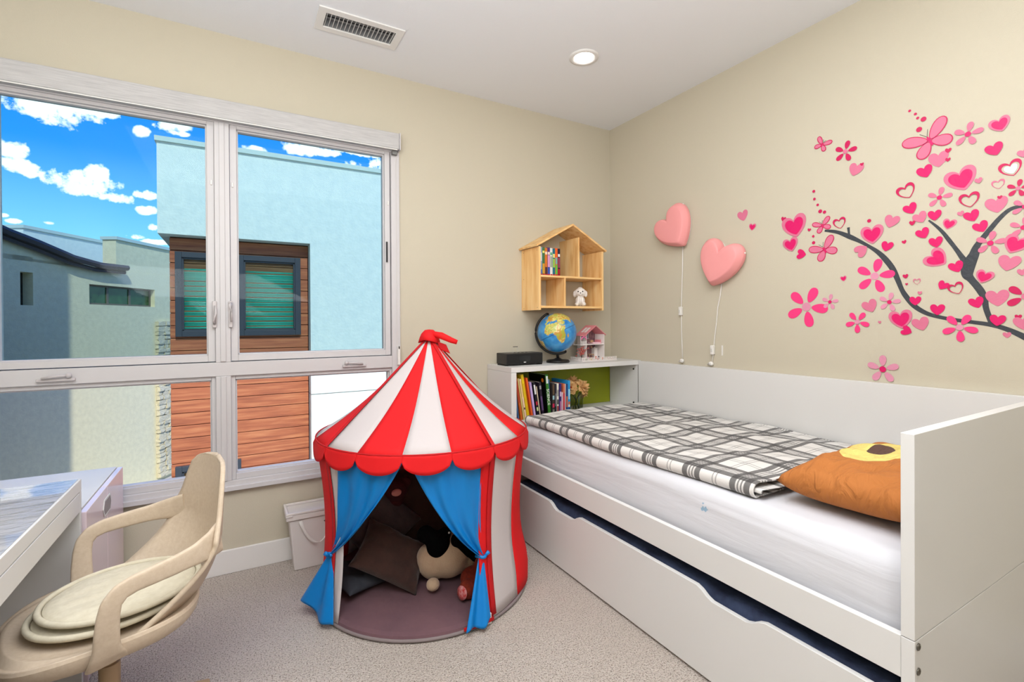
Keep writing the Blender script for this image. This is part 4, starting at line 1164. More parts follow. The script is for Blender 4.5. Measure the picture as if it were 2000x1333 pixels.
# ------------------------------------------------------------------ flowers in a glass vase
vz = empty('flower_vase', (-.50, -.215, .6625)); tag(vz, 'clear glass vase with peach artificial flowers in the bed cabinet', 'vase')
VG = glass_mat('vase_glass', (.86, .88, .78), .16)
def vasef(u, v):
    a = 2*PI*u; n = 5; c_, s_ = math.cos(a), math.sin(a); r = (abs(c_)**n+abs(s_)**n)**(-1/n)
    k = .038+.004*v
    return (r*k*c_, r*k*s_, .002+.118*v)
MB().grid(vasef, 40, 6, wrap=True).build('glass_body', VG, vz, smooth=True)
MB().box(-.034, .034, -.034, .034, .001, .006).build('glass_base', VG, vz)
STEM = pmat('stem_green', (44, 58, 26), .8)
ends = [(-.06, -.01, .155), (.035, -.025, .165), (-.01, .01, .19), (-.03, -.03, .12), (.055, .0, .13)]
for i, (ex, ey, ez) in enumerate(ends):
    MB().tube([(-ex*.45, ey*.4, .012), (ex*.1, ey*.2, .08), (ex, ey, ez)], .0022, 6).build('stem', STEM, vz, smooth=True)
PET = pmat('peach_petal', (240, 198, 138), .9, transl=.3)
CTR = pmat('petal_heart', (150, 62, 28), .9)
def flower3(c, R_, tilt, yaw, parent):
    M = Matrix.Translation(c) @ Matrix.Rotation(yaw, 4, 'Z') @ Matrix.Rotation(tilt, 4, 'X')
    rnd = random.Random(int(R_*1e5+yaw*100))
    for ringi, (n, rr, lift) in enumerate(((7, 1.0, .12), (6, .72, .5), (5, .46, .95))):
        for k in range(n):
            a = 2*PI*k/n+ringi*.4+rnd.uniform(-.12, .12)
            def pf(u, v, a=a, rr=rr, lift=lift, k=k):
                w = math.sin(PI*min(1, .12+v*.8))*.46*rr*R_; x = (2*u-1)*w; y = R_*rr*v
                z = R_*(lift*(v**1.3)*.75-.18*v**3*(1.2-lift))+.10*R_*math.sin(u*9+k)*v+abs(2*u-1)**2*.10*R_
                return M @ (Matrix.Rotation(a, 4, 'Z') @ Vector((x, y, z)))
            MB().grid(pf, 6, 6).build('petal', PET, parent, smooth=True, solid=.0007)
    q = MB(); q.M = M; q.ball((0, 0, .004), (R_*.16, R_*.16, R_*.2), 10, 6); q.build('flower_centre', CTR, parent, smooth=True)
for i, (c, r_, t, yw) in enumerate((((-.058, -.02, .165), .052, 70, -20), ((.03, -.035, .165), .058, 62, 24), ((-.015, .012, .20), .050, 25, -10), ((.052, -.02, .12), .036, 100, 35))):
    fl = empty('blossom'); fl.parent = vz
    flower3(Vector(c), r_, R(t), R(yw), fl)

# ------------------------------------------------------------------ speaker dock
sp = empty('speaker_dock', (-.905, -.16, .994)); tag(sp, 'black rectangular clock radio speaker on top of the bed cabinet', 'speaker')
q = MB(); q.box(-.136, .136, -.06, .075, .006, .078); q.build('case', pmat('speaker_case', (38, 37, 38), .4), sp, bevel=.006)
MB().box(-.130, .130, -.064, -.0605, .012, .073).build('front_grille', pmat('speaker_mesh', (14, 14, 15), .6, bump=(900, .6, .001)), sp, bevel=.002)
MB().box(-.045, .035, -.0652, -.0642, .03, .062).build('display', pmat('display', (30, 32, 34), .15), sp)
MB().box(-.012, .004, -.0652, -.0642, .018, .0225).build('front_mark', pmat('mark_white', (230, 230, 230), .5), sp)
for i in range(4): MB().lathe([(.008, .078), (.007, .0805)], 12, -.05+i*.03, -.01).build('button', BLACK, sp)
for xx in (-.128, .128): MB().box(xx-.008, xx+.008, -.05, .06, 0, .006).build('rubber_foot', BLACK, sp)
q = MB(); q.tube([(-.052, -.0, .078), (-.052, .0, .118), (-.020, 0, .118), (-.020, 0, .078)], .0012, 6); q.build('dock_cradle', pmat('clear_wire', (196, 192, 186), .3), sp)
MB().box(-.053, -.019, -.002, .002, .115, .119).build('cradle_lip', BLACK, sp)

# ------------------------------------------------------------------ globe
GC = Vector((-.622, -.17, 1.197)); GR = .132
gl = empty('desk_globe', (-.607, -.158, .9945)); tag(gl, 'blue desk globe showing africa on a black stand', 'globe')
v_ = Vector((CAM.x-GC.x, CAM.y-GC.y, 0)).normalized(); rt = Vector((-v_.y, v_.x, 0)); up = Vector((0, 0, 1))
if rt.dot(_r) < 0: rt = -rt
Nn = (up*math.cos(R(25))-rt*math.sin(R(25))).normalized()
lift = R(-4)
Xx = v_; Yy = Nn.cross(Xx)
lon0 = 18
land = {'afr': [(-17, 15), (-16, 21), (-10, 30), (-6, 35), (10, 37), (11, 33), (20, 31), (33, 31), (37, 22), (43, 12), (51, 12), (48, 4), (40, -5), (40, -16), (35, -24), (31, -30), (25, -34), (18, -34), (15, -26), (12, -16), (13, -8), (9, 0), (9, 5), (4, 6), (-4, 5), (-9, 5), (-14, 10)],
 'eur': [(-9, 37), (-9, 43), (-1, 44), (-4, 48), (3, 51), (8, 55), (10, 58), (6, 60), (14, 67), (28, 71), (60, 69), (90, 75), (140, 73), (170, 66), (160, 60), (142, 58), (135, 45), (122, 40), (121, 30), (110, 20), (106, 10), (100, 14), (97, 17), (90, 22), (82, 15), (78, 8), (73, 18), (67, 25), (57, 26), (50, 30), (56, 24), (59, 22), (52, 16), (44, 13), (39, 21), (35, 28), (36, 36), (27, 37), (23, 37), (19, 41), (13, 45), (18, 40), (15, 38), (9, 44), (3, 43), (0, 39), (-5, 36)],
 'mad': [(44, -17), (50, -14), (48, -25), (44, -25)], 'gbr': [(-5, 50), (1, 52), (-2, 58), (-6, 56)], 'sam': [(-80, 0), (-78, 9), (-60, 10), (-50, 0), (-35, -6), (-39, -16), (-48, -26), (-58, -36), (-68, -54), (-75, -48), (-71, -20)],
 'nam': [(-125, 48), (-160, 60), (-130, 70), (-90, 72), (-60, 58), (-66, 45), (-81, 30), (-97, 26), (-95, 17), (-84, 10), (-105, 22), (-115, 32)], 'grn': [(-50, 62), (-25, 70), (-30, 82), (-60, 80)],
 'aus': [(114, -22), (130, -12), (142, -11), (153, -28), (146, -39), (130, -32), (116, -34)], 'ant': [(-180, -72), (180, -72), (180, -90), (-180, -90)]}
def inside(lon, lat, poly):
    c_ = False; n = len(poly)
    for i in range(n):
        x1, y1_ = poly[i]; x2, y2 = poly[(i+1) % n]
        if (y1_ > lat) != (y2 > lat) and lon < (x2-x1)*(lat-y1_)/(y2-y1_)+x1: c_ = not c_
    return c_
nu, nv = 220, 120
q = MB(); q.ball((0, 0, 0), 1.0, nu, nv)
gcol = []
for p in q.v:
    p = Vector(p); lat = math.degrees(math.asin(max(-1, min(1, p.z)))); lon = math.degrees(math.atan2(p.y, p.x))
    nn = noise.noise(p*3.0); n2 = noise.noise(p*8); n3 = noise.noise(p*22)
    w = (lon+2.2*n3, lat+2.0*noise.noise(p*21+Vector((5, 5, 5))))
    c_ = None
    for k, po in land.items():
        if inside(w[0], w[1], po):
            g = nn*.9+n2*.8+n3*.5
            c_ = (196, 150, 62) if g > .12 else ((222, 206, 120) if g > -.18 else (176, 184, 84))
            if k == 'afr' and -20 < lat < 0: c_ = (196, 142, 48) if g > -.1 else (170, 170, 60)
            if k == 'ant' or lat > 72: c_ = (214, 224, 226)
            if k == 'grn': c_ = (230, 232, 232)
    if c_ is None:
        t = max(0, min(1, .5+nn*.8+n2*.4)); c_ = tuple(int((26, 116, 190)[i]*(1-t)+(72, 158, 214)[i]*t) for i in range(3))
        if abs(lat) < .9 or False: c_ = (22, 60, 110)
    gcol.append(lin(c_))
GM = bpy.data.materials.new('globe_print'); GM.use_nodes = True; N = NT(GM.node_tree); b = N.n['Principled BSDF']
at = N.add('ShaderNodeAttribute', attribute_name='print'); N.l.new(at.outputs['Color'], b.inputs['Base Color']); b.inputs['Roughness'].default_value = .28; b.inputs['Coat Weight'].default_value = .3
so_ = q.build('sphere', GM, None, smooth=True)
ca_ = so_.data.color_attributes.new('print', 'FLOAT_COLOR', 'POINT')
ca_.data.foreach_set('color', [f for c_ in gcol for f in c_])
rotM = Matrix((Xx, Yy, Nn)).transposed().to_4x4() @ Matrix.Rotation(-R(lon0), 4, 'Z')
so_.parent = gl
so_.matrix_local = Matrix.Translation(GC-gl.location) @ rotM @ Matrix.Scale(GR, 4)
gp = GC-gl.location
arc = []
for k in range(31):
    t = R(90+6+k*(168+12)/30-6)  # from north pole through the left side to the south pole
    arc.append(gp+(Nn*math.sin(t)+(-(Yy))*-math.cos(t)*1.0)*(GR+.012) if False else gp+(Nn*math.cos(t-R(90))-Yy*math.sin(t-R(90)))*(GR+.011))
q = MB(); q.tube(arc, .008, 8); q.build('meridian_arm', BLACK, gl, smooth=True)
q = MB(); q.tube([gp+Nn*(GR-.01), gp+Nn*(GR+.014)], .006, 8); q.tube([gp-Nn*(GR-.01), gp-Nn*(GR+.014)], .006, 8); q.build('axis_pin', BLACK, gl, smooth=True)
MB().lathe([(.078, 0), (.080, .004), (.078, .014), (.070, .018), (.03, .022), (.012, .032)], 36).build('base', BLACK, gl, smooth=False, bevel=.001)
MB().tube([(0, 0, .028), (-.004, -.004, .05), (gp.x*.3, gp.y*.3, gp.z-GR-.012)], .010, 10).build('neck', BLACK, gl, smooth=True)

# ------------------------------------------------------------------ dollhouse on the cabinet top
dh = empty('dollhouse', (-.285, -.12, .994)); tag(dh, 'pink and white open dollhouse with a picket fence beside the globe', 'dollhouse')
DP = pmat('doll_pink', (226, 140, 146), .6); DW = pmat('doll_white', (236, 228, 224), .6); DB = pmat('doll_wallpaper', (160, 124, 128), .8, var=((120, 88, 96), 60)); DG = pmat('doll_wood', (186, 146, 110), .7)
def dbx(n, x0, x1, ya, yb, z0, z1, m, par=None, bev=.0006): return box(n, x0, x1, ya, yb, z0, z1, m, par or dh, bevel=bev)
dbx('base_board', -.150, .165, -.085, .07, .0, .006, DW)
X0, X1, YA, YZ = -.078, .078, -.045, .06
dbx('back_wall', X0, X1, YZ-.004, YZ, .006, .185, DB)
dbx('side_wall', X0-.004, X0, YA, YZ, .006, .186, DW)
dbx('side_wall', X1, X1+.004, YA, YZ, .006, .186, DW)
dbx('upper_floor', X0, X1, YA, YZ-.004, .112, .117, DW)
q = MB(); q.raw([(X0, YZ-.004, .185), (X1, YZ-.004, .185), (0, YZ-.004, .242), (X0, YZ, .185), (X1, YZ, .185), (0, YZ, .242)], [(0, 1, 2), (5, 4, 3), (0, 3, 4, 1), (1, 4, 5, 2), (2, 5, 3, 0)]); q.build('gable', DB, dh)
for s in (-1, 1):
    q = MB(); th = .005
    q.raw([(0, y, z) if k == 0 else ((s*.092, y, z)) for y in (YA-.006, YZ+.004) for k, z in ((0, .245), (1, .178), (1, .178+th), (0, .245+th))], [(0, 1, 2, 3), (7, 6, 5, 4), (0, 4, 5, 1), (1, 5, 6, 2), (2, 6, 7, 3), (3, 7, 4, 0)])
    rf = q.build('roof_board', DP, dh, fixn=True)
    if s < 0:
        for k in range(2):
            ya = YA+.02+k*.034
            q = MB(); q.raw([(s*.025, ya, .245-.025*.73+.0062), (s*.070, ya, .245-.070*.73+.0062), (s*.070, ya+.024, .245-.070*.73+.0062), (s*.025, ya+.024, .245-.025*.73+.0062)], [(0, 1, 2, 3)])
            q.build('skylight', DW, rf, solid=.001)
dbx('balcony_floor', X0-.055, X0-.004, YA, YZ-.02, .110, .115, DW)
dbx('balcony_roof', X0-.060, X0-.004, YA-.004, YZ-.016, .176, .181, DP)
for yy in (YA+.002, YZ-.024):
    for xx in (X0-.053,): dbx('balcony_post', xx, xx+.004, yy, yy+.004, .115, .176, DW)
for i in range(7): dbx('baluster', X0-.052+i*.007, X0-.050+i*.007, YA, YA+.002, .115, .134, DW, bev=0)
dbx('balcony_rail', X0-.055, X0-.004, YA-.001, YA+.003, .134, .137, DW)
q = MB(); q.tube([(X0-.028+.020*math.cos(t), YA-.002, .150+.020*math.sin(t)) for t in [PI*k/10 for k in range(11)]], .004, 6); q.build('balcony_arch', pmat('hot_pink_toy', (236, 110, 170), .5), dh, smooth=True)
dbx('attic_window', -.03, .018, YZ-.006, YZ-.004, .150, .20, DW); dbx('attic_pane', -.027, .015, YZ-.0065, YZ-.006, .153, .197, pmat('toy_window', (120, 130, 150), .4))
bdx = dbx('toy_bed', .0, .070, -.02, .045, .117, .128, pmat('toy_bedspread', (236, 196, 206), .8), bev=.003)
dbx('toy_headboard', .066, .072, -.02, .045, .117, .145, DP)
MB().ball((.002, .0, .134), (.016, .013, .010), 10, 8).build('toy_basket', DG, dh, smooth=True)
dbx('toy_shelf', X0+.002, X0+.022, .01, .05, .117, .150, pmat('toy_red', (176, 60, 70), .6))
dbx('toy_table', -.02, .025, .0, .03, .038, .042, DG)
for xx, yy in ((-.018, .002), (.021, .002), (-.018, .026), (.021, .026)): dbx('toy_table_leg', xx, xx+.003, yy, yy+.003, .006, .038, DG, bev=0)
dbx('toy_counter', X0+.002, X0+.03, -.01, .05, .006, .045, DW)
dbx('toy_cabinet', .042, .072, .02, .054, .006, .085, DW)
for i, (xx, yy, rgb) in enumerate(((-.05, -.02, (210, 150, 170)), (-.015, -.02, (120, 50, 50)), (.02, -.025, (214, 80, 50)), (.05, -.02, (60, 56, 60)), (-.03, .0, (90, 110, 90)))):
    m_ = pmat('toy_%d' % i, rgb, .7)
    f_ = MB().ball((xx, yy, .017), (.008, .007, .011), 8, 6).build('toy_chair', m_, dh, smooth=True)
for i in range(5):
    MB().ball((-.06+.028*i, .03, .085+.006*(i % 2)), (.006, .006, .008), 8, 6).build('toy_jar', (DG, DW, DP)[i % 3], dh, smooth=True)
pk = None
def picket(x, y):
    global pk
    if pk is None:
        q = MB(); q.prism([(-.0022, 0), (.0022, 0), (.0022, .019), (0, .023), (-.0022, .019)], -.0008, .0008)
        q.v = [Vector((v.x, v.z, v.y)) for v in q.v]; pk = q.build('fence_picket', DW, dh, fixn=True); o = pk
    else: o = pk.copy(); col.objects.link(o)
    o.location = (x, y, .006); return o
for i in range(26): picket(-.146+i*.0122, -.082)
for i in range(14):
    o = picket(-.147, -.076+i*.0095); o.rotation_euler = (0, 0, PI/2)
dbx('fence_rail', -.148, .163, -.0808, -.0800, .012, .0145, DW, bev=0); dbx('fence_rail', -.148, .163, -.0808, -.0800, .022, .0245, DW, bev=0)
q = MB(); q.tube([(-.113, -.03, .006), (-.116, -.03, .035), (-.104, -.03, .058)], [.004, .003, .002], 6); q.tube([(-.116, -.03, .035), (-.130, -.028, .055)], [.0025, .0015], 6)
tk = q.build('toy_tree_trunk', pmat('toy_bark', (70, 46, 40), .9), dh)
LF = pmat('toy_blossom', (206, 116, 106), .9, var=((170, 84, 78), 200))
rnd = random.Random(3); q = MB()
for i in range(46):
    c_ = (-.112+rnd.gauss(0, .016), -.03+rnd.gauss(0, .010), .068+rnd.gauss(0, .013)); q.ball(c_, (.0065, .0065, .0045), 6, 4)
o = q.build('toy_blossoms', LF, dh); o['kind'] = 'stuff'
for i, (xx, rgb) in enumerate(((-.10, (90, 130, 60)), (-.06, (226, 190, 60)), (.0, (190, 60, 40)), (.045, (236, 120, 60)), (.10, (230, 200, 200)), (.13, (240, 226, 214)))):
    MB().ball((xx, -.068, .013), (.010, .006, .008), 8, 6).build('toy_flowerbed', pmat('bed_%d' % i, rgb, .8), dh, smooth=True)

# ------------------------------------------------------------------ white plush puppy in the house shelf
dg_ = empty('plush_puppy', (-.408, -.15, 1.3765), R(-35)); dg_.scale = (1.3, 1.3, 1.25); tag(dg_, 'small white fluffy plush puppy sitting in the house shelf', 'plush toy')
WPL = pmat('white_plush', (238, 232, 226), 1.0, bump=(220, .8, .003), sheen=.2)
blob('body', [((0, .008, .032), (.026, .026, .032)), ((0, -.004, .078), (.030, .026, .027)), ((-.018, -.02, .012), (.012, .022, .012)), ((.018, -.02, .012), (.012, .022, .012)), ((-.011, -.022, .03), (.008, .009, .024)), ((.011, -.022, .03), (.008, .009, .024)), ((0, -.026, .070), (.013, .012, .010)), ((-.030, .0, .070), (.009, .012, .019)), ((.030, .0, .070), (.009, .012, .019)), ((0, 0, .103), (.012, .01, .007))], WPL, dg_, .0035, 4, fur=(200, .0015))
for xx in (-.012, .012): MB().ball((xx, -.0285, .083), .0036, 10, 8).build('eye', BLACK, dg_, smooth=True)
MB().ball((0, -.038, .074), (.0036, .003, .0028), 10, 8).build('nose', BLACK, dg_, smooth=True)

# ------------------------------------------------------------------ heart wall lamps
HP = pmat('heart_pink', (238, 158, 158), .55, spec=.3)
def heart_curve(n):
    """full rounded heart: half width 1, notch at 0, point at -1.43, lobes up to .42; clockwise from the notch"""
    cp = [(0, 0), (.10, .17), (.30, .355), (.56, .42), (.82, .32), (.97, .08), (.985, -.22), (.86, -.60), (.60, -.96), (.30, -1.24), (0, -1.43)]
    cp = cp+[(-x, y) for x, y in cp[-2:0:-1]]; m_ = len(cp); out = []
    for k in range(n):
        f = k*m_/n; i = int(f); t = f-i
        p0, p1, p2, p3 = cp[i-1], cp[i], cp[(i+1) % m_], cp[(i+2) % m_]
        if i == 0: p0 = p1
        if (i+1) % m_ == 0: p3 = p2
        if i == 10: p0 = (p1[0]+.3, p1[1]+.19)
        if i == 9: p3 = (p2[0]-.3, p2[1]-.19)
        out.append(tuple(.5*(2*p1[j]+(p2[j]-p0[j])*t+(2*p0[j]-5*p1[j]+4*p2[j]-p3[j])*t*t+(3*p1[j]-p0[j]-3*p2[j]+p3[j])*t**3) for j in (0, 1)))
    return out
def heart_outline(n, aw, ah, grow=0.0):
    """notch at the origin, point down -y; aw half width, ah notch-to-point"""
    pts = []
    for x, y in heart_curve(n): pts.append(Vector((x*aw, y*ah/1.43)))
    if grow:
        out = []
        for i, p in enumerate(pts):
            a, b = pts[i-1], pts[(i+1) % n]; d = (b-a)
            if d.length < 1e-6: d = Vector((1, 0))
            nn = Vector((-d.y, d.x)).normalized(); out.append(p+nn*grow)
        return out
    return pts
def heart_lamp(name, y, z, ang, label, cordpts, swi, endp):
    """x=0 is the wall, lamp faces -x; ang tilts the point, degrees towards -y"""
    e = empty(name, (0, y, z)); tag(e, label, 'lamp', 'heart wall lamps')
    ca_, sa_ = math.cos(R(ang)), math.sin(R(ang))
    def W(p, d):   # 2D heart coords (right = -y) to local
        rx, ry = p.x*ca_-p.y*-sa_*-1, 0
        X_ = p.x*ca_+(-p.y)*sa_; Y_ = -p.x*-sa_*1+p.y*ca_
        return (-d, -X_, Y_)
    n = 72; aw, ah = .142, .208; C0 = Vector((0, -.055))
    levels = [(0.985, .018), (1.0, .022), (1.0, .042), (.99, .048), (.87, .074), (.84, .079), (.80, .081), (.5, .082), (.2, .082)]
    q = MB(); vs = []; fs = []
    for s_, d in levels:
        for p in heart_outline(n, aw, ah): vs.append(W(C0+(p-C0)*s_, d))
    for j in range(len(levels)-1):
        for k in range(n):
            k2 = (k+1) % n; fs.append((j*n+k, j*n+k2, (j+1)*n+k2, (j+1)*n+k))
    vs.append(W(C0, .082)); c_ = len(vs)-1
    for k in range(n): fs.append(((len(levels)-1)*n+k, (len(levels)-1)*n+(k+1) % n, c_))
    fs.append(tuple(range(n-1, -1, -1)))
    q.raw(vs, fs); q.build('heart_shade', HP, e, smooth=True, fixn=True)
    q = MB(); vs = []; fs = []
    for d in (.001, .018):
        for p in heart_outline(n, aw, ah): vs.append(W(C0+(p-C0)*.9, d))
    for k in range(n): k2 = (k+1) % n; fs.append((k, k2, n+k2, n+k))
    fs.append(tuple(range(n))); fs.append(tuple(range(n, 2*n)))
    q.raw(vs, fs); q.build('back_plate', PLASTIC_W, e, fixn=True)
    MB().ball(W(Vector((aw*.93, .02)), .03), (.008, .006, .006), 8, 6).build('side_knob', PLASTIC_W, e, smooth=True)
    L = lambda yy, zz, xx=-.006: (xx, yy-y, zz-z)
    q = MB(); q.tube([L(*p) for p in cordpts], .0028, 8); q.build('cord', PLASTIC_W, e, smooth=True)
    o = MB().box(-.010, .010, -.011, .011, -.028, .028).build('cord_switch', PLASTIC_W, e, bevel=.004, seg=3); o.location = L(swi[0], swi[1], -.0115)
    MB().box(-.0045, .0045, -.0035, .0035, -.009, .009).build('rocker', pmat('rocker_grey', (206, 204, 198), .4), o, bevel=.001).location = (-.009, 0, 0)
    q = MB(); yy, zz = endp; q.ball(L(yy, zz, -.014), (.013, .016, .013), 12, 8); q.tube([L(yy, zz, -.012), L(yy+.026, zz-.006, -.012)], [.006, .004], 8); q.build('plug', PLASTIC_W, e, smooth=True)
    for k in (-1, 1): MB().ball(L(yy+.006*k, zz+.003, -.027), .0016, 6, 4).build('plug_hole', BLACK, e)
    return e
heart_lamp('heart_lamp', -.625, 1.925, 33, 'pink heart shaped wall lamp on the left, tilted right, nearest the corner', [(-.700, 1.75), (-.697, 1.6), (-.690, 1.45), (-.686, 1.34), (-.688, 1.20), (-.692, 1.10), (-.694, 1.03)], (-.686, 1.335), (-.696, 1.015))
heart_lamp('heart_lamp', -1.02, 1.675, -20, 'pink heart shaped wall lamp on the right, hanging lower and tilted left', [(-.985, 1.49), (-.975, 1.42), (-.958, 1.35), (-.950, 1.27), (-.940, 1.2), (-.930, 1.12), (-.925, 1.07), (-.918, 1.02)], (-.925, 1.095), (-.915, 1.012))
MB().box(-.004, -.0005, -.004, .004, -.03, .03).build('wall_hook_strip', PLASTIC_W)
o = bpy.data.objects['wall_hook_strip']; o.location = (0, -.985, 1.095); tag(o, 'short pale adhesive strip on wall right of the lower lamp switch', 'adhesive strip')
STICKERS=[
('HL', -1.121, 1.866, -0.0055, -0.0303, 'small mid pink heart wall sticker above right of the lower heart lamp'),
('HD', -1.179, 1.792, 0.0032, -0.0198, 'tiny outlined pink heart wall sticker nearest the lower heart lamp'),
('BF', -1.548, 2.131, -0.0249, 0.0372, 'pink butterfly wall sticker left of the small hot pink flower above the branch'),
('FD', -1.652, 2.065, -0.0128, 0.048, 'dark pink flower wall sticker between upper butterfly and dusty pink heart'),
('HL', -1.695, 1.968, 0.011, -0.0271, 'dusty pink heart wall sticker below the dark pink flower'),
('HR', -1.721, 1.985, 0.0, -0.0073, None),
('DT', -1.509, 1.912, 0.0, -0.0069, None),
('DT', -1.512, 1.873, 0.0, -0.0064, None),
('DT', -1.526, 1.841, 0.0, -0.0064, None),
('DT', -1.538, 1.807, 0.0, -0.0093, None),
('DT', -1.558, 1.799, 0.0, -0.0078, None),
('HR', -1.355, 1.802, 0.0035, -0.012, None),
('HD', -1.413, 1.755, -0.0117, -0.0583, 'largest two tone pink heart sticker at left tip of the branch'),
('HR', -1.486, 1.724, 0.0014, -0.0077, None),
('HD', -1.393, 1.663, -0.0074, -0.0364, 'smaller two tone heart sticker under the largest one at the branch tip'),
('HS', -1.448, 1.607, -0.0226, -0.0049, 'hot pink heart sticker lying sideways left of the lowest butterfly'),
('DT', -1.506, 1.689, 0.0, -0.006, None),
('DT', -1.506, 1.657, 0.0, -0.008, None),
('DT', -1.749, 1.721, 0.0, -0.0082, None),
('BF', -1.549, 1.734, 0.015, 0.0466, 'small pink butterfly wall sticker sitting on the branch tip'),
('BF', -1.558, 1.615, 0.0324, 0.0642, 'large pale pink butterfly wall sticker just below the branch tip'),
('OR', -1.626, 1.732, -0.0049, -0.0264, None),
('HD', -1.761, 1.656, -0.0025, -0.0431, None),
('HL', -1.835, 1.702, 0.0095, -0.0258, None),
('HS', -1.818, 1.595, 0.0068, -0.0209, None),
('HL', -1.719, 1.591, -0.0224, 0.0146, None),
('FH', -1.77, 1.468, -0.0182, 0.076, 'large bright pink five petal flower sticker touching the branch'),
('HD', -1.642, 1.467, -0.002, -0.013, None),
('FH', -1.471, 1.339, -0.0171, -0.1017, 'biggest hot pink flower sticker at far lower left of the decals'),
('FL', -1.582, 1.359, -0.0064, 0.0378, 'small pale pink flower sticker beside the biggest hot pink flower'),
('HL', -1.752, 1.333, -0.0108, -0.0269, None),
('FL', -1.827, 1.349, -0.0095, 0.0411, None),
('FH', -1.701, 1.262, 0.0001, -0.0509, 'mid sized bright pink flower sticker below the pale heart'),
('HL', -1.79, 1.26, 0.0, -0.006, None),
('FL', -1.802, 1.051, -0.0001, 0.0621, 'glittery pale pink flower sticker low on wall just above the bed back'),
('DT', -1.901, 2.161, 0.0, -0.0055, None),
('DT', -1.921, 2.14, 0.0, -0.0055, None),
('DT', -1.929, 2.12, 0.0, -0.0055, None),
('DT', -1.949, 2.108, 0.0, -0.01, None),
('DT', -1.934, 2.07, 0.0, -0.0105, None),
('BF', -1.97, 2.011, 0.0394, 0.0835, 'largest pink butterfly wall sticker near the top of the tree'),
('HD', -2.181, 2.002, -0.0067, -0.0279, 'two tone heart sticker highest on the wall near right edge'),
('HS', -2.166, 1.913, -0.0064, -0.0238, 'dark pink heart sticker below the highest two tone heart'),
('FL', -2.09, 1.997, -0.01, 0.0455, 'pale pink flower sticker with dark centre beside largest butterfly'),
('OW', -2.21, 1.829, -0.0079, -0.0295, None),
('HD', -2.069, 1.825, -0.0121, -0.0465, None),
('HL', -1.998, 1.925, -0.0008, -0.0318, None),
('HR', -2.029, 1.952, 0.0007, -0.0098, None),
('HR', -2.028, 1.915, 0.0012, -0.008, None),
('HS', -1.954, 1.887, -0.0068, -0.0252, None),
('OR', -1.89, 1.82, -0.0119, -0.0301, None),
('OR', -2.094, 1.738, -0.0031, -0.0297, None),
('HL', -2.121, 1.807, -0.002, -0.0108, None),
('OL', -2.176, 1.779, -0.0022, -0.0181, None),
('HL', -2.171, 1.702, -0.003, -0.0305, None),
('HR', -2.18, 1.729, -0.0004, -0.0068, None),
('HS', -2.101, 1.674, -0.0071, -0.0216, None),
('HL', -2.068, 1.69, -0.0026, -0.0098, None),
('HS', -1.904, 1.743, -0.0088, -0.022, None),
('HL', -1.938, 1.699, -0.0093, -0.0217, None),
('HR', -1.91, 1.681, 0.0, -0.0102, None),
('HS', -1.986, 1.699, -0.0006, -0.0216, None),
('HD', -2.031, 1.655, 0.0068, -0.0203, None),
('HS', -2.127, 1.627, -0.0077, -0.0208, None),
('FL', -2.001, 1.769, -0.0092, 0.041, None),
('FD', -2.229, 1.751, -0.0064, 0.032, None),
('FL', -2.243, 1.605, -0.0076, 0.039, None),
('HL', -2.244, 1.875, -0.0037, -0.0156, None),
('FL', -2.247, 1.68, -0.0152, 0.0342, None),
('HS', -1.947, 1.631, -0.0083, -0.0209, None),
('HS', -1.99, 1.588, -0.003, -0.0218, None),
('HR', -1.881, 1.605, -0.0022, -0.0078, None),
('HD', -1.992, 1.52, -0.0296, -0.025, None),
('HS', -2.054, 1.48, -0.0074, -0.0215, None),
('HD', -2.222, 1.546, 0.0166, -0.0309, None),
('HL', -2.204, 1.479, 0.0069, -0.0289, None),
('FL', -2.154, 1.561, -0.009, 0.0443, None),
('HD', -2.136, 1.434, 0.0097, -0.0237, None),
('HS', -2.012, 1.409, 0.0101, -0.0146, None),
('OR', -2.054, 1.394, -0.0089, -0.0224, None),
('HL', -2.173, 1.35, -0.0016, -0.0315, None),
('HS', -2.114, 1.335, -0.0062, -0.0209, None),
('HS', -1.92, 1.35, 0.0, -0.0195, None),
('HS', -1.994, 1.311, 0.0007, -0.0231, None),
('HL', -1.939, 1.252, -0.008, -0.0272, None),
('HD', -1.869, 1.272, -0.0059, -0.0405, None),
('HS', -1.89, 1.223, -0.0181, -0.0077, None),
('FH', -2.064, 1.239, -0.0038, -0.057, None),
('HS', -2.174, 1.266, 0.0022, -0.0216, None),
('HL', -2.199, 1.211, -0.0007, -0.0111, None),
('HR', -2.229, 1.278, 0.0, -0.0093, None),
('HL', -2.242, 1.255, -0.0031, -0.0249, None),
('FD', -2.248, 1.353, -0.0212, 0.0511, None),
('HL', -2.239, 1.442, 0.0, -0.0126, None),
('HR', -1.886, 1.457, -0.0013, -0.0094, None),
('HR', -1.89, 1.423, 0.0, -0.0049, None),
('OL', -1.926, 1.432, 0.0, -0.0126, None),
('HL', -1.936, 1.383, 0.0, -0.0073, None),
]
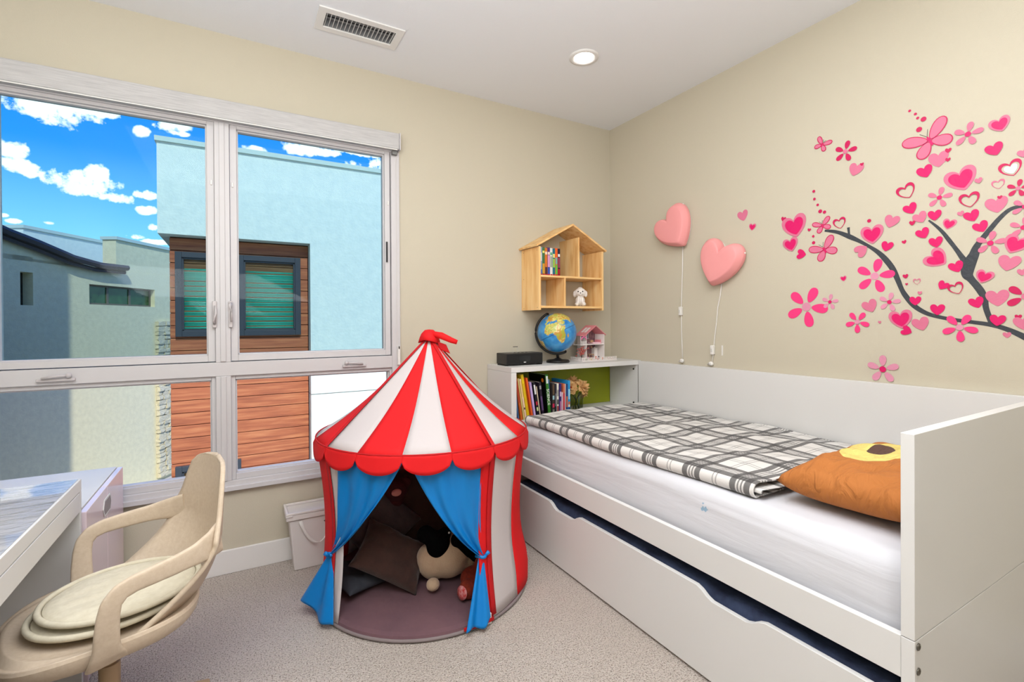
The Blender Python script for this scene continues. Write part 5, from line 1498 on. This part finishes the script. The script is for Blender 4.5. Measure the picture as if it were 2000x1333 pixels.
BRANCHES=[[(-1.558, 1.708, 0.01), (-1.591, 1.7, 0.0148), (-1.625, 1.687, 0.0171), (-1.669, 1.661, 0.0216), (-1.707, 1.636, 0.0165), (-1.743, 1.609, 0.014), (-1.782, 1.575, 0.0183), (-1.812, 1.538, 0.0227), (-1.839, 1.493, 0.0224), (-1.857, 1.445, 0.02), (-1.871, 1.403, 0.0177), (-1.885, 1.374, 0.0198), (-1.914, 1.331, 0.0196), (-1.954, 1.299, 0.0171), (-1.999, 1.281, 0.0147), (-2.064, 1.266, 0.0143), (-2.148, 1.251, 0.0157), (-2.196, 1.234, 0.0172), (-2.243, 1.206, 0.0206), (-2.295, 1.167, 0.0237)], [(-1.668, 1.654, 0.0096), (-1.665, 1.681, 0.0096), (-1.663, 1.706, 0.012)], [(-2.158, 1.251, 0.0175), (-2.142, 1.308, 0.0177), (-2.137, 1.349, 0.0197), (-2.128, 1.375, 0.0237), (-2.116, 1.398, 0.0238), (-2.098, 1.427, 0.024), (-2.088, 1.444, 0.0342), (-2.087, 1.464, 0.0402), (-2.095, 1.496, 0.0401), (-2.106, 1.522, 0.0319), (-2.112, 1.545, 0.0259), (-2.119, 1.563, 0.0198), (-2.146, 1.604, 0.0176), (-2.181, 1.653, 0.0154), (-2.211, 1.68, 0.0133), (-2.244, 1.681, 0.0112), (-2.295, 1.677, 0.0091)], [(-2.087, 1.48, 0.0201), (-2.078, 1.502, 0.0202), (-2.064, 1.53, 0.0163), (-2.047, 1.562, 0.0143), (-2.029, 1.594, 0.0145), (-2.012, 1.624, 0.0125), (-1.992, 1.652, 0.0105), (-1.965, 1.683, 0.0064)]]

# ------------------------------------------------------------------ wall decals: flat vinyl shapes on the right wall (x = 0)
V_HOT = pmat('vinyl_hot', (214, 14, 100), .45, bump=(70, .35, .003)); V_DARK = pmat('vinyl_dark', (196, 16, 84), .45); V_LIGHT = pmat('vinyl_light', (210, 112, 142), .45, bump=(70, .35, .003))
V_PALE = pmat('vinyl_pale', (216, 142, 168), .45, bump=(90, .4, .003)); V_MID = pmat('vinyl_mid', (238, 58, 126), .45, bump=(70, .35, .003)); V_BR = pmat('vinyl_branch', (58, 62, 68), .45, bump=(70, .5, .004)); V_WALLC = WALL; V_WHITE = pmat('vinyl_white', (228, 222, 226), .5)
def flat(name, pts, mat_, parent, d, th=.0004):
    """thin vinyl shape: pts are (y, z) offsets from the parent"""
    n = len(pts)
    vs = [(-d, p[0], p[1]) for p in pts]+[(-d-th, p[0], p[1]) for p in pts]
    fs = [tuple(range(n)), tuple(range(2*n-1, n-1, -1))]+[(i, (i+1) % n, n+(i+1) % n, n+i) for i in range(n)]
    bm = bmesh.new(); V = [bm.verts.new(v) for v in vs]
    for f in fs: bm.faces.new([V[i] for i in f])
    bmesh.ops.recalc_face_normals(bm, faces=bm.faces); bmesh.ops.triangulate(bm, faces=[f for f in bm.faces if len(f.verts) > 4])
    me = bpy.data.meshes.new(name); bm.to_mesh(me); bm.free(); me.materials.append(mat_)
    o = bpy.data.objects.new(name, me); col.objects.link(o); o.parent = parent; return o
def hpts(ax, sc_=1.0, n=36, wid=.95):
    """heart outline; ax = (ty, tz) vector from centre to point"""
    L = math.hypot(*ax); dn = (ax[0]/L, ax[1]/L); lt = (-dn[1], dn[0]); out = []
    for x, y in heart_curve(n):
        x *= 1.06; y = (y+.505)/.965
        out.append(((lt[0]*x-dn[0]*y)*L*sc_, (lt[1]*x-dn[1]*y)*L*sc_))
    return out
def ellipse_pts(cx, cy, rx, ry, ang, n=20, drop=0.0):
    o_ = []
    for k in range(n):
        t = 2*PI*k/n; x = rx*math.cos(t); y = ry*math.sin(t)*(1+drop*math.cos(t))
        o_.append((cx+x*math.cos(ang)-y*math.sin(ang), cy+x*math.sin(ang)+y*math.cos(ang)))
    return o_
tree = empty('tree_wall_decal', (0, -1.9, 1.5)); tag(tree, 'vinyl wall decal of a dark branching tree covered in pink hearts', 'wall decal')
for br in BRANCHES:
    Lp, Rp = [], []
    P2 = []
    for i in range(len(br)-1):      # smooth the measured centre line
        p0, p1, p2_, p3 = br[max(i-1, 0)], br[i], br[i+1], br[min(i+2, len(br)-1)]
        for k in range(5):
            t = k/5
            P2.append(tuple(.5*((2*p1[j])+(-p0[j]+p2_[j])*t+(2*p0[j]-5*p1[j]+4*p2_[j]-p3[j])*t*t+(-p0[j]+3*p1[j]-3*p2_[j]+p3[j])*t**3) for j in range(3)))
    P2.append(br[-1])
    for i, (yy, zz, w) in enumerate(P2):
        a, b = P2[max(i-1, 0)], P2[min(i+1, len(P2)-1)]; d = Vector((b[0]-a[0], b[1]-a[1])).normalized()
        Lp.append((yy+1.9-d.y*w/2, zz-1.5+d.x*w/2)); Rp.append((yy+1.9+d.y*w/2, zz-1.5-d.x*w/2))
    flat('branch', Lp+Rp[::-1], V_BR, tree, .0003+.0001*BRANCHES.index(br))
layer = 0
for (kind, y, z, ty, tz, lab) in STICKERS:
    layer += 1
    base = .0010+.00035*(layer % 9)
    if lab:
        g = {'H': 'heart_wall_sticker', 'O': 'heart_wall_sticker', 'F': 'flower_wall_sticker', 'B': 'butterfly_wall_sticker', 'D': 'dot_wall_sticker'}[kind[0]]
        root = empty(g, (0, y, z)); tag(root, lab, 'wall sticker'); oy = oz = 0.0
    else:
        root = tree; oy, oz = y+1.9, z-1.5
    sh_ = lambda pts: [(p[0]+oy, p[1]+oz) for p in pts]
    ax = (ty, tz); r_ = math.hypot(ty, tz); th0 = math.atan2(tz, ty)
    if kind == 'HD':
        h = flat('heart_shape', sh_(hpts(ax, 1.0)), V_LIGHT if y < -1.35 else V_LIGHT, root, base)
        flat('inner_heart', sh_([(p[0]+ty*.04, p[1]+tz*.04) for p in hpts(ax, .74)]), V_HOT, h, base+.0006)
    elif kind in ('HS', 'HR', 'HL'):
        flat('heart_shape', sh_(hpts(ax)), {'HS': V_HOT, 'HR': V_DARK, 'HL': V_LIGHT}[kind], root, base)
    elif kind[0] == 'O':
        o1 = hpts(ax); o2 = [(p[0]+ty*.12, p[1]+tz*.12) for p in hpts(ax, .76)]
        n = len(o1); vs = [(-base, p[0]+oy, p[1]+oz) for p in o1]+[(-base, p[0]+oy, p[1]+oz) for p in o2]
        q = MB().raw(vs, [(i, (i+1) % n, n+(i+1) % n, n+i) for i in range(n)])
        h = q.build('heart_outline', V_LIGHT if kind == 'OL' else V_DARK, root, solid=.0004, off=1)
        if kind == 'OW': flat('inner_heart', sh_([(p[0]+ty*.12, p[1]+tz*.12) for p in hpts(ax, .58)]), V_WHITE, h, base+.0004)
    elif kind == 'DT':
        flat('dot', sh_(ellipse_pts(0, 0, r_, r_, 0, 14)), V_DARK, root, base)
    elif kind[0] == 'F':
        pm = {'FL': V_PALE if y > -1.9 and z < 1.7 else V_LIGHT, 'FD': V_DARK, 'FH': V_MID}[kind]; cm = {'FL': V_HOT, 'FD': V_LIGHT, 'FH': V_PALE}[kind]
        grp = root
        if not lab: grp = empty('flower_shape', (0, oy, oz)); grp.parent = tree; S = lambda pts: pts
        for k in range(5):
            a = th0+2*PI*k/5
            flat('petal', ellipse_pts(math.cos(a)*r_*.62, math.sin(a)*r_*.62, r_*.38, r_*.215, a, 18, .28), pm, grp, base)
        flat('flower_centre', ellipse_pts(0, 0, r_*.21, r_*.21, 0, 16), cm, grp, base+.0006)
    elif kind == 'BF':
        up_ = th0
        for a, L, w in ((.95, 1.0, .40), (-.95, 1.0, .40), (2.25, .78, .40), (-2.25, .78, .40)):
            an = up_+a; 
            w1 = flat('wing_edge', ellipse_pts(math.cos(an)*r_*L*.56, math.sin(an)*r_*L*.56, r_*L*.50, r_*w*.62, an, 22, .25), V_DARK, root, base)
            flat('wing', ellipse_pts(math.cos(an)*r_*L*.56, math.sin(an)*r_*L*.56, r_*L*.50-.0035, r_*w*.62-.0035, an, 22, .25), V_LIGHT, w1, base+.0005)
        flat('butterfly_body', ellipse_pts(-math.cos(up_)*r_*.02, -math.sin(up_)*r_*.02, r_*.26, r_*.05, up_, 14), V_HOT, root, base+.0012)
        for s in (-1, 1):
            a = up_+s*.30; p0 = (math.cos(up_)*r_*.22, math.sin(up_)*r_*.22); p1 = (math.cos(a)*r_*.55, math.sin(a)*r_*.55); nn = (-(p1[1]-p0[1]), p1[0]-p0[0]); l = math.hypot(*nn); nn = (nn[0]/l*.0007, nn[1]/l*.0007)
            flat('feeler', [(p0[0]-nn[0], p0[1]-nn[1]), (p0[0]+nn[0], p0[1]+nn[1]), (p1[0]+nn[0], p1[1]+nn[1]), (p1[0]-nn[0], p1[1]-nn[1])], V_BR, root, base)
